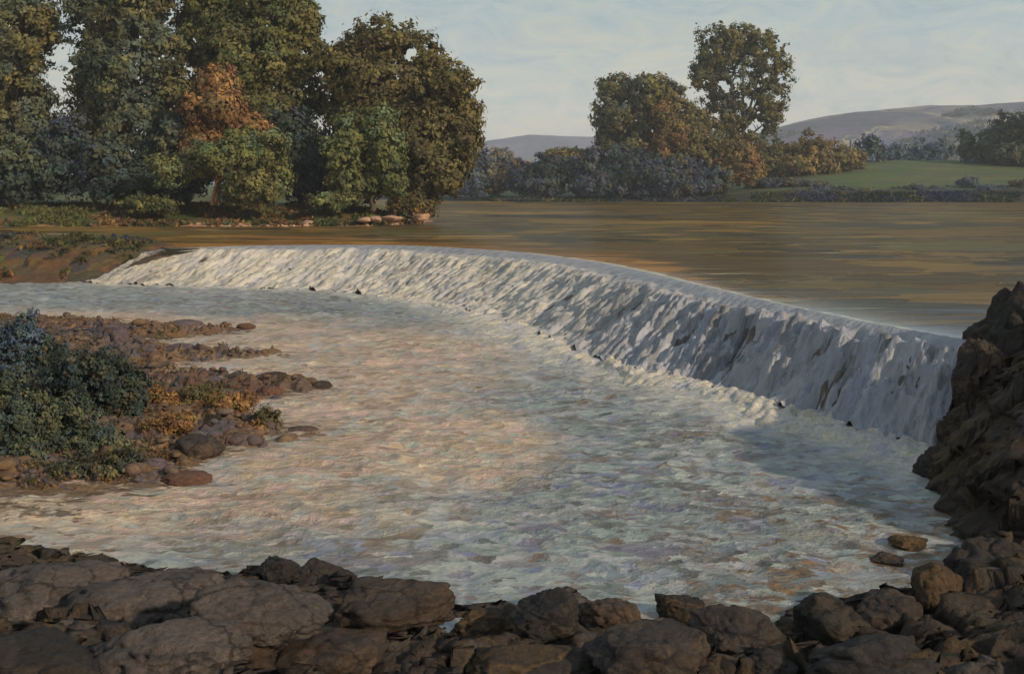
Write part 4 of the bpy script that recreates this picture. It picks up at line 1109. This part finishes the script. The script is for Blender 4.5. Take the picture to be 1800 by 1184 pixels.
# ------------------------------------------------------------------ world, sun, camera
SUN_EL, SUN_AZ = math.radians(24), math.radians(131)    # azimuth clockwise from +Y: behind and to the side of the viewer
w = bpy.data.worlds.new('World'); SC.world = w; w.use_nodes = True
nt = w.node_tree
bg = nt.nodes['Background']
sky = N(nt, 'ShaderNodeTexSky', sky_type='NISHITA')
sky.sun_disc = False; sky.sun_elevation = SUN_EL; sky.sun_rotation = SUN_AZ
sky.air_density = 1.0; sky.dust_density = 2.0; sky.ozone_density = 1.0
tc = N(nt, 'ShaderNodeTexCoord').outputs['Generated']
sep = N(nt, 'ShaderNodeSeparateXYZ'); nt.links.new(tc, sep.inputs[0])
KC = 5.7
cl = mapped(nt, tc, (1.2, 1.2, 4.5))
n1 = noise(nt, cl, 2.2, 7, 0.62, 0.5)
n2 = noise(nt, mapped(nt, tc, (2.6, 2.6, 7.0), (0.1, 0.2, 0.4)), 5.0, 8, 0.72, 1.6)
veil = ramp(nt, sep.outputs[2], [(0.0, tuple(KC * v for v in lin((204, 196, 180)))), (0.06, tuple(KC * v for v in lin((196, 194, 184)))), (0.15, tuple(KC * v for v in lin((170, 182, 181)))), (0.5, tuple(KC * v for v in lin((146, 164, 180))))])
tone = ramp(nt, n2, [(0.32, (0.76, 0.86, 0.95)), (0.5, (1, 1, 1)), (0.66, (1.20, 1.10, 0.96))])
veil = mixc(nt, 1.0, veil, tone, 'MULTIPLY')
skyc = mixc(nt, remap(nt, n1, 0.25, 0.6, 0.84, 0.97), sky.outputs[0], veil)
nt.links.new(skyc, bg.inputs['Color'])
bg.inputs['Strength'].default_value = 0.15

sl = bpy.data.lights.new('sun', 'SUN'); sl.energy = 2.8; sl.angle = math.radians(2.0); sl.color = (1.0, 0.85, 0.66)
so = bpy.data.objects.new('sun', sl); COL.objects.link(so)
sd = Vector((math.sin(SUN_AZ) * math.cos(SUN_EL), math.cos(SUN_AZ) * math.cos(SUN_EL), math.sin(SUN_EL)))
so.rotation_euler = sd.to_track_quat('Z', 'Y').to_euler()
so.location = (40, -40, 60)

cam = bpy.data.cameras.new('camera'); co = bpy.data.objects.new('camera', cam); COL.objects.link(co)
cam.sensor_width = 36; cam.lens = 36 * F / 1800
cam.shift_y = -(592 - HY) / 1800
cam.clip_start = 0.2; cam.clip_end = 20000
co.location = (0, 0, HC); co.rotation_euler = (math.radians(90), 0, 0)
SC.camera = co

# evening air
hz = bpy.data.materials.new('haze'); hz.use_nodes = True
hn = hz.node_tree; hn.nodes.remove(hn.nodes['Principled BSDF'])
pv = N(hn, 'ShaderNodeVolumePrincipled'); pv.inputs['Color'].default_value = (0.86, 0.90, 0.98, 1); pv.inputs['Density'].default_value = 0.00019
hn.links.new(pv.outputs[0], hn.nodes['Material Output'].inputs['Volume'])
HB = np.array([(x, y, z) for z in (-14, 190) for y in (-80, 7100) for x in (-6100, 6100)], float)
HF = np.array([(0, 2, 3, 1), (4, 5, 7, 6), (0, 1, 5, 4), (2, 6, 7, 3), (0, 4, 6, 2), (1, 3, 7, 5)])
tag(mesh_from('haze', HB, HF, hz, smooth=False), kind='stuff')

SC.view_settings.view_transform = 'Standard'; SC.view_settings.look = 'None'
SC.view_settings.exposure = 0.34; SC.view_settings.gamma = 1.0
SC.cycles.use_denoising = True
SC.cycles.max_bounces = 6; SC.cycles.diffuse_bounces = 3; SC.cycles.volume_bounces = 1
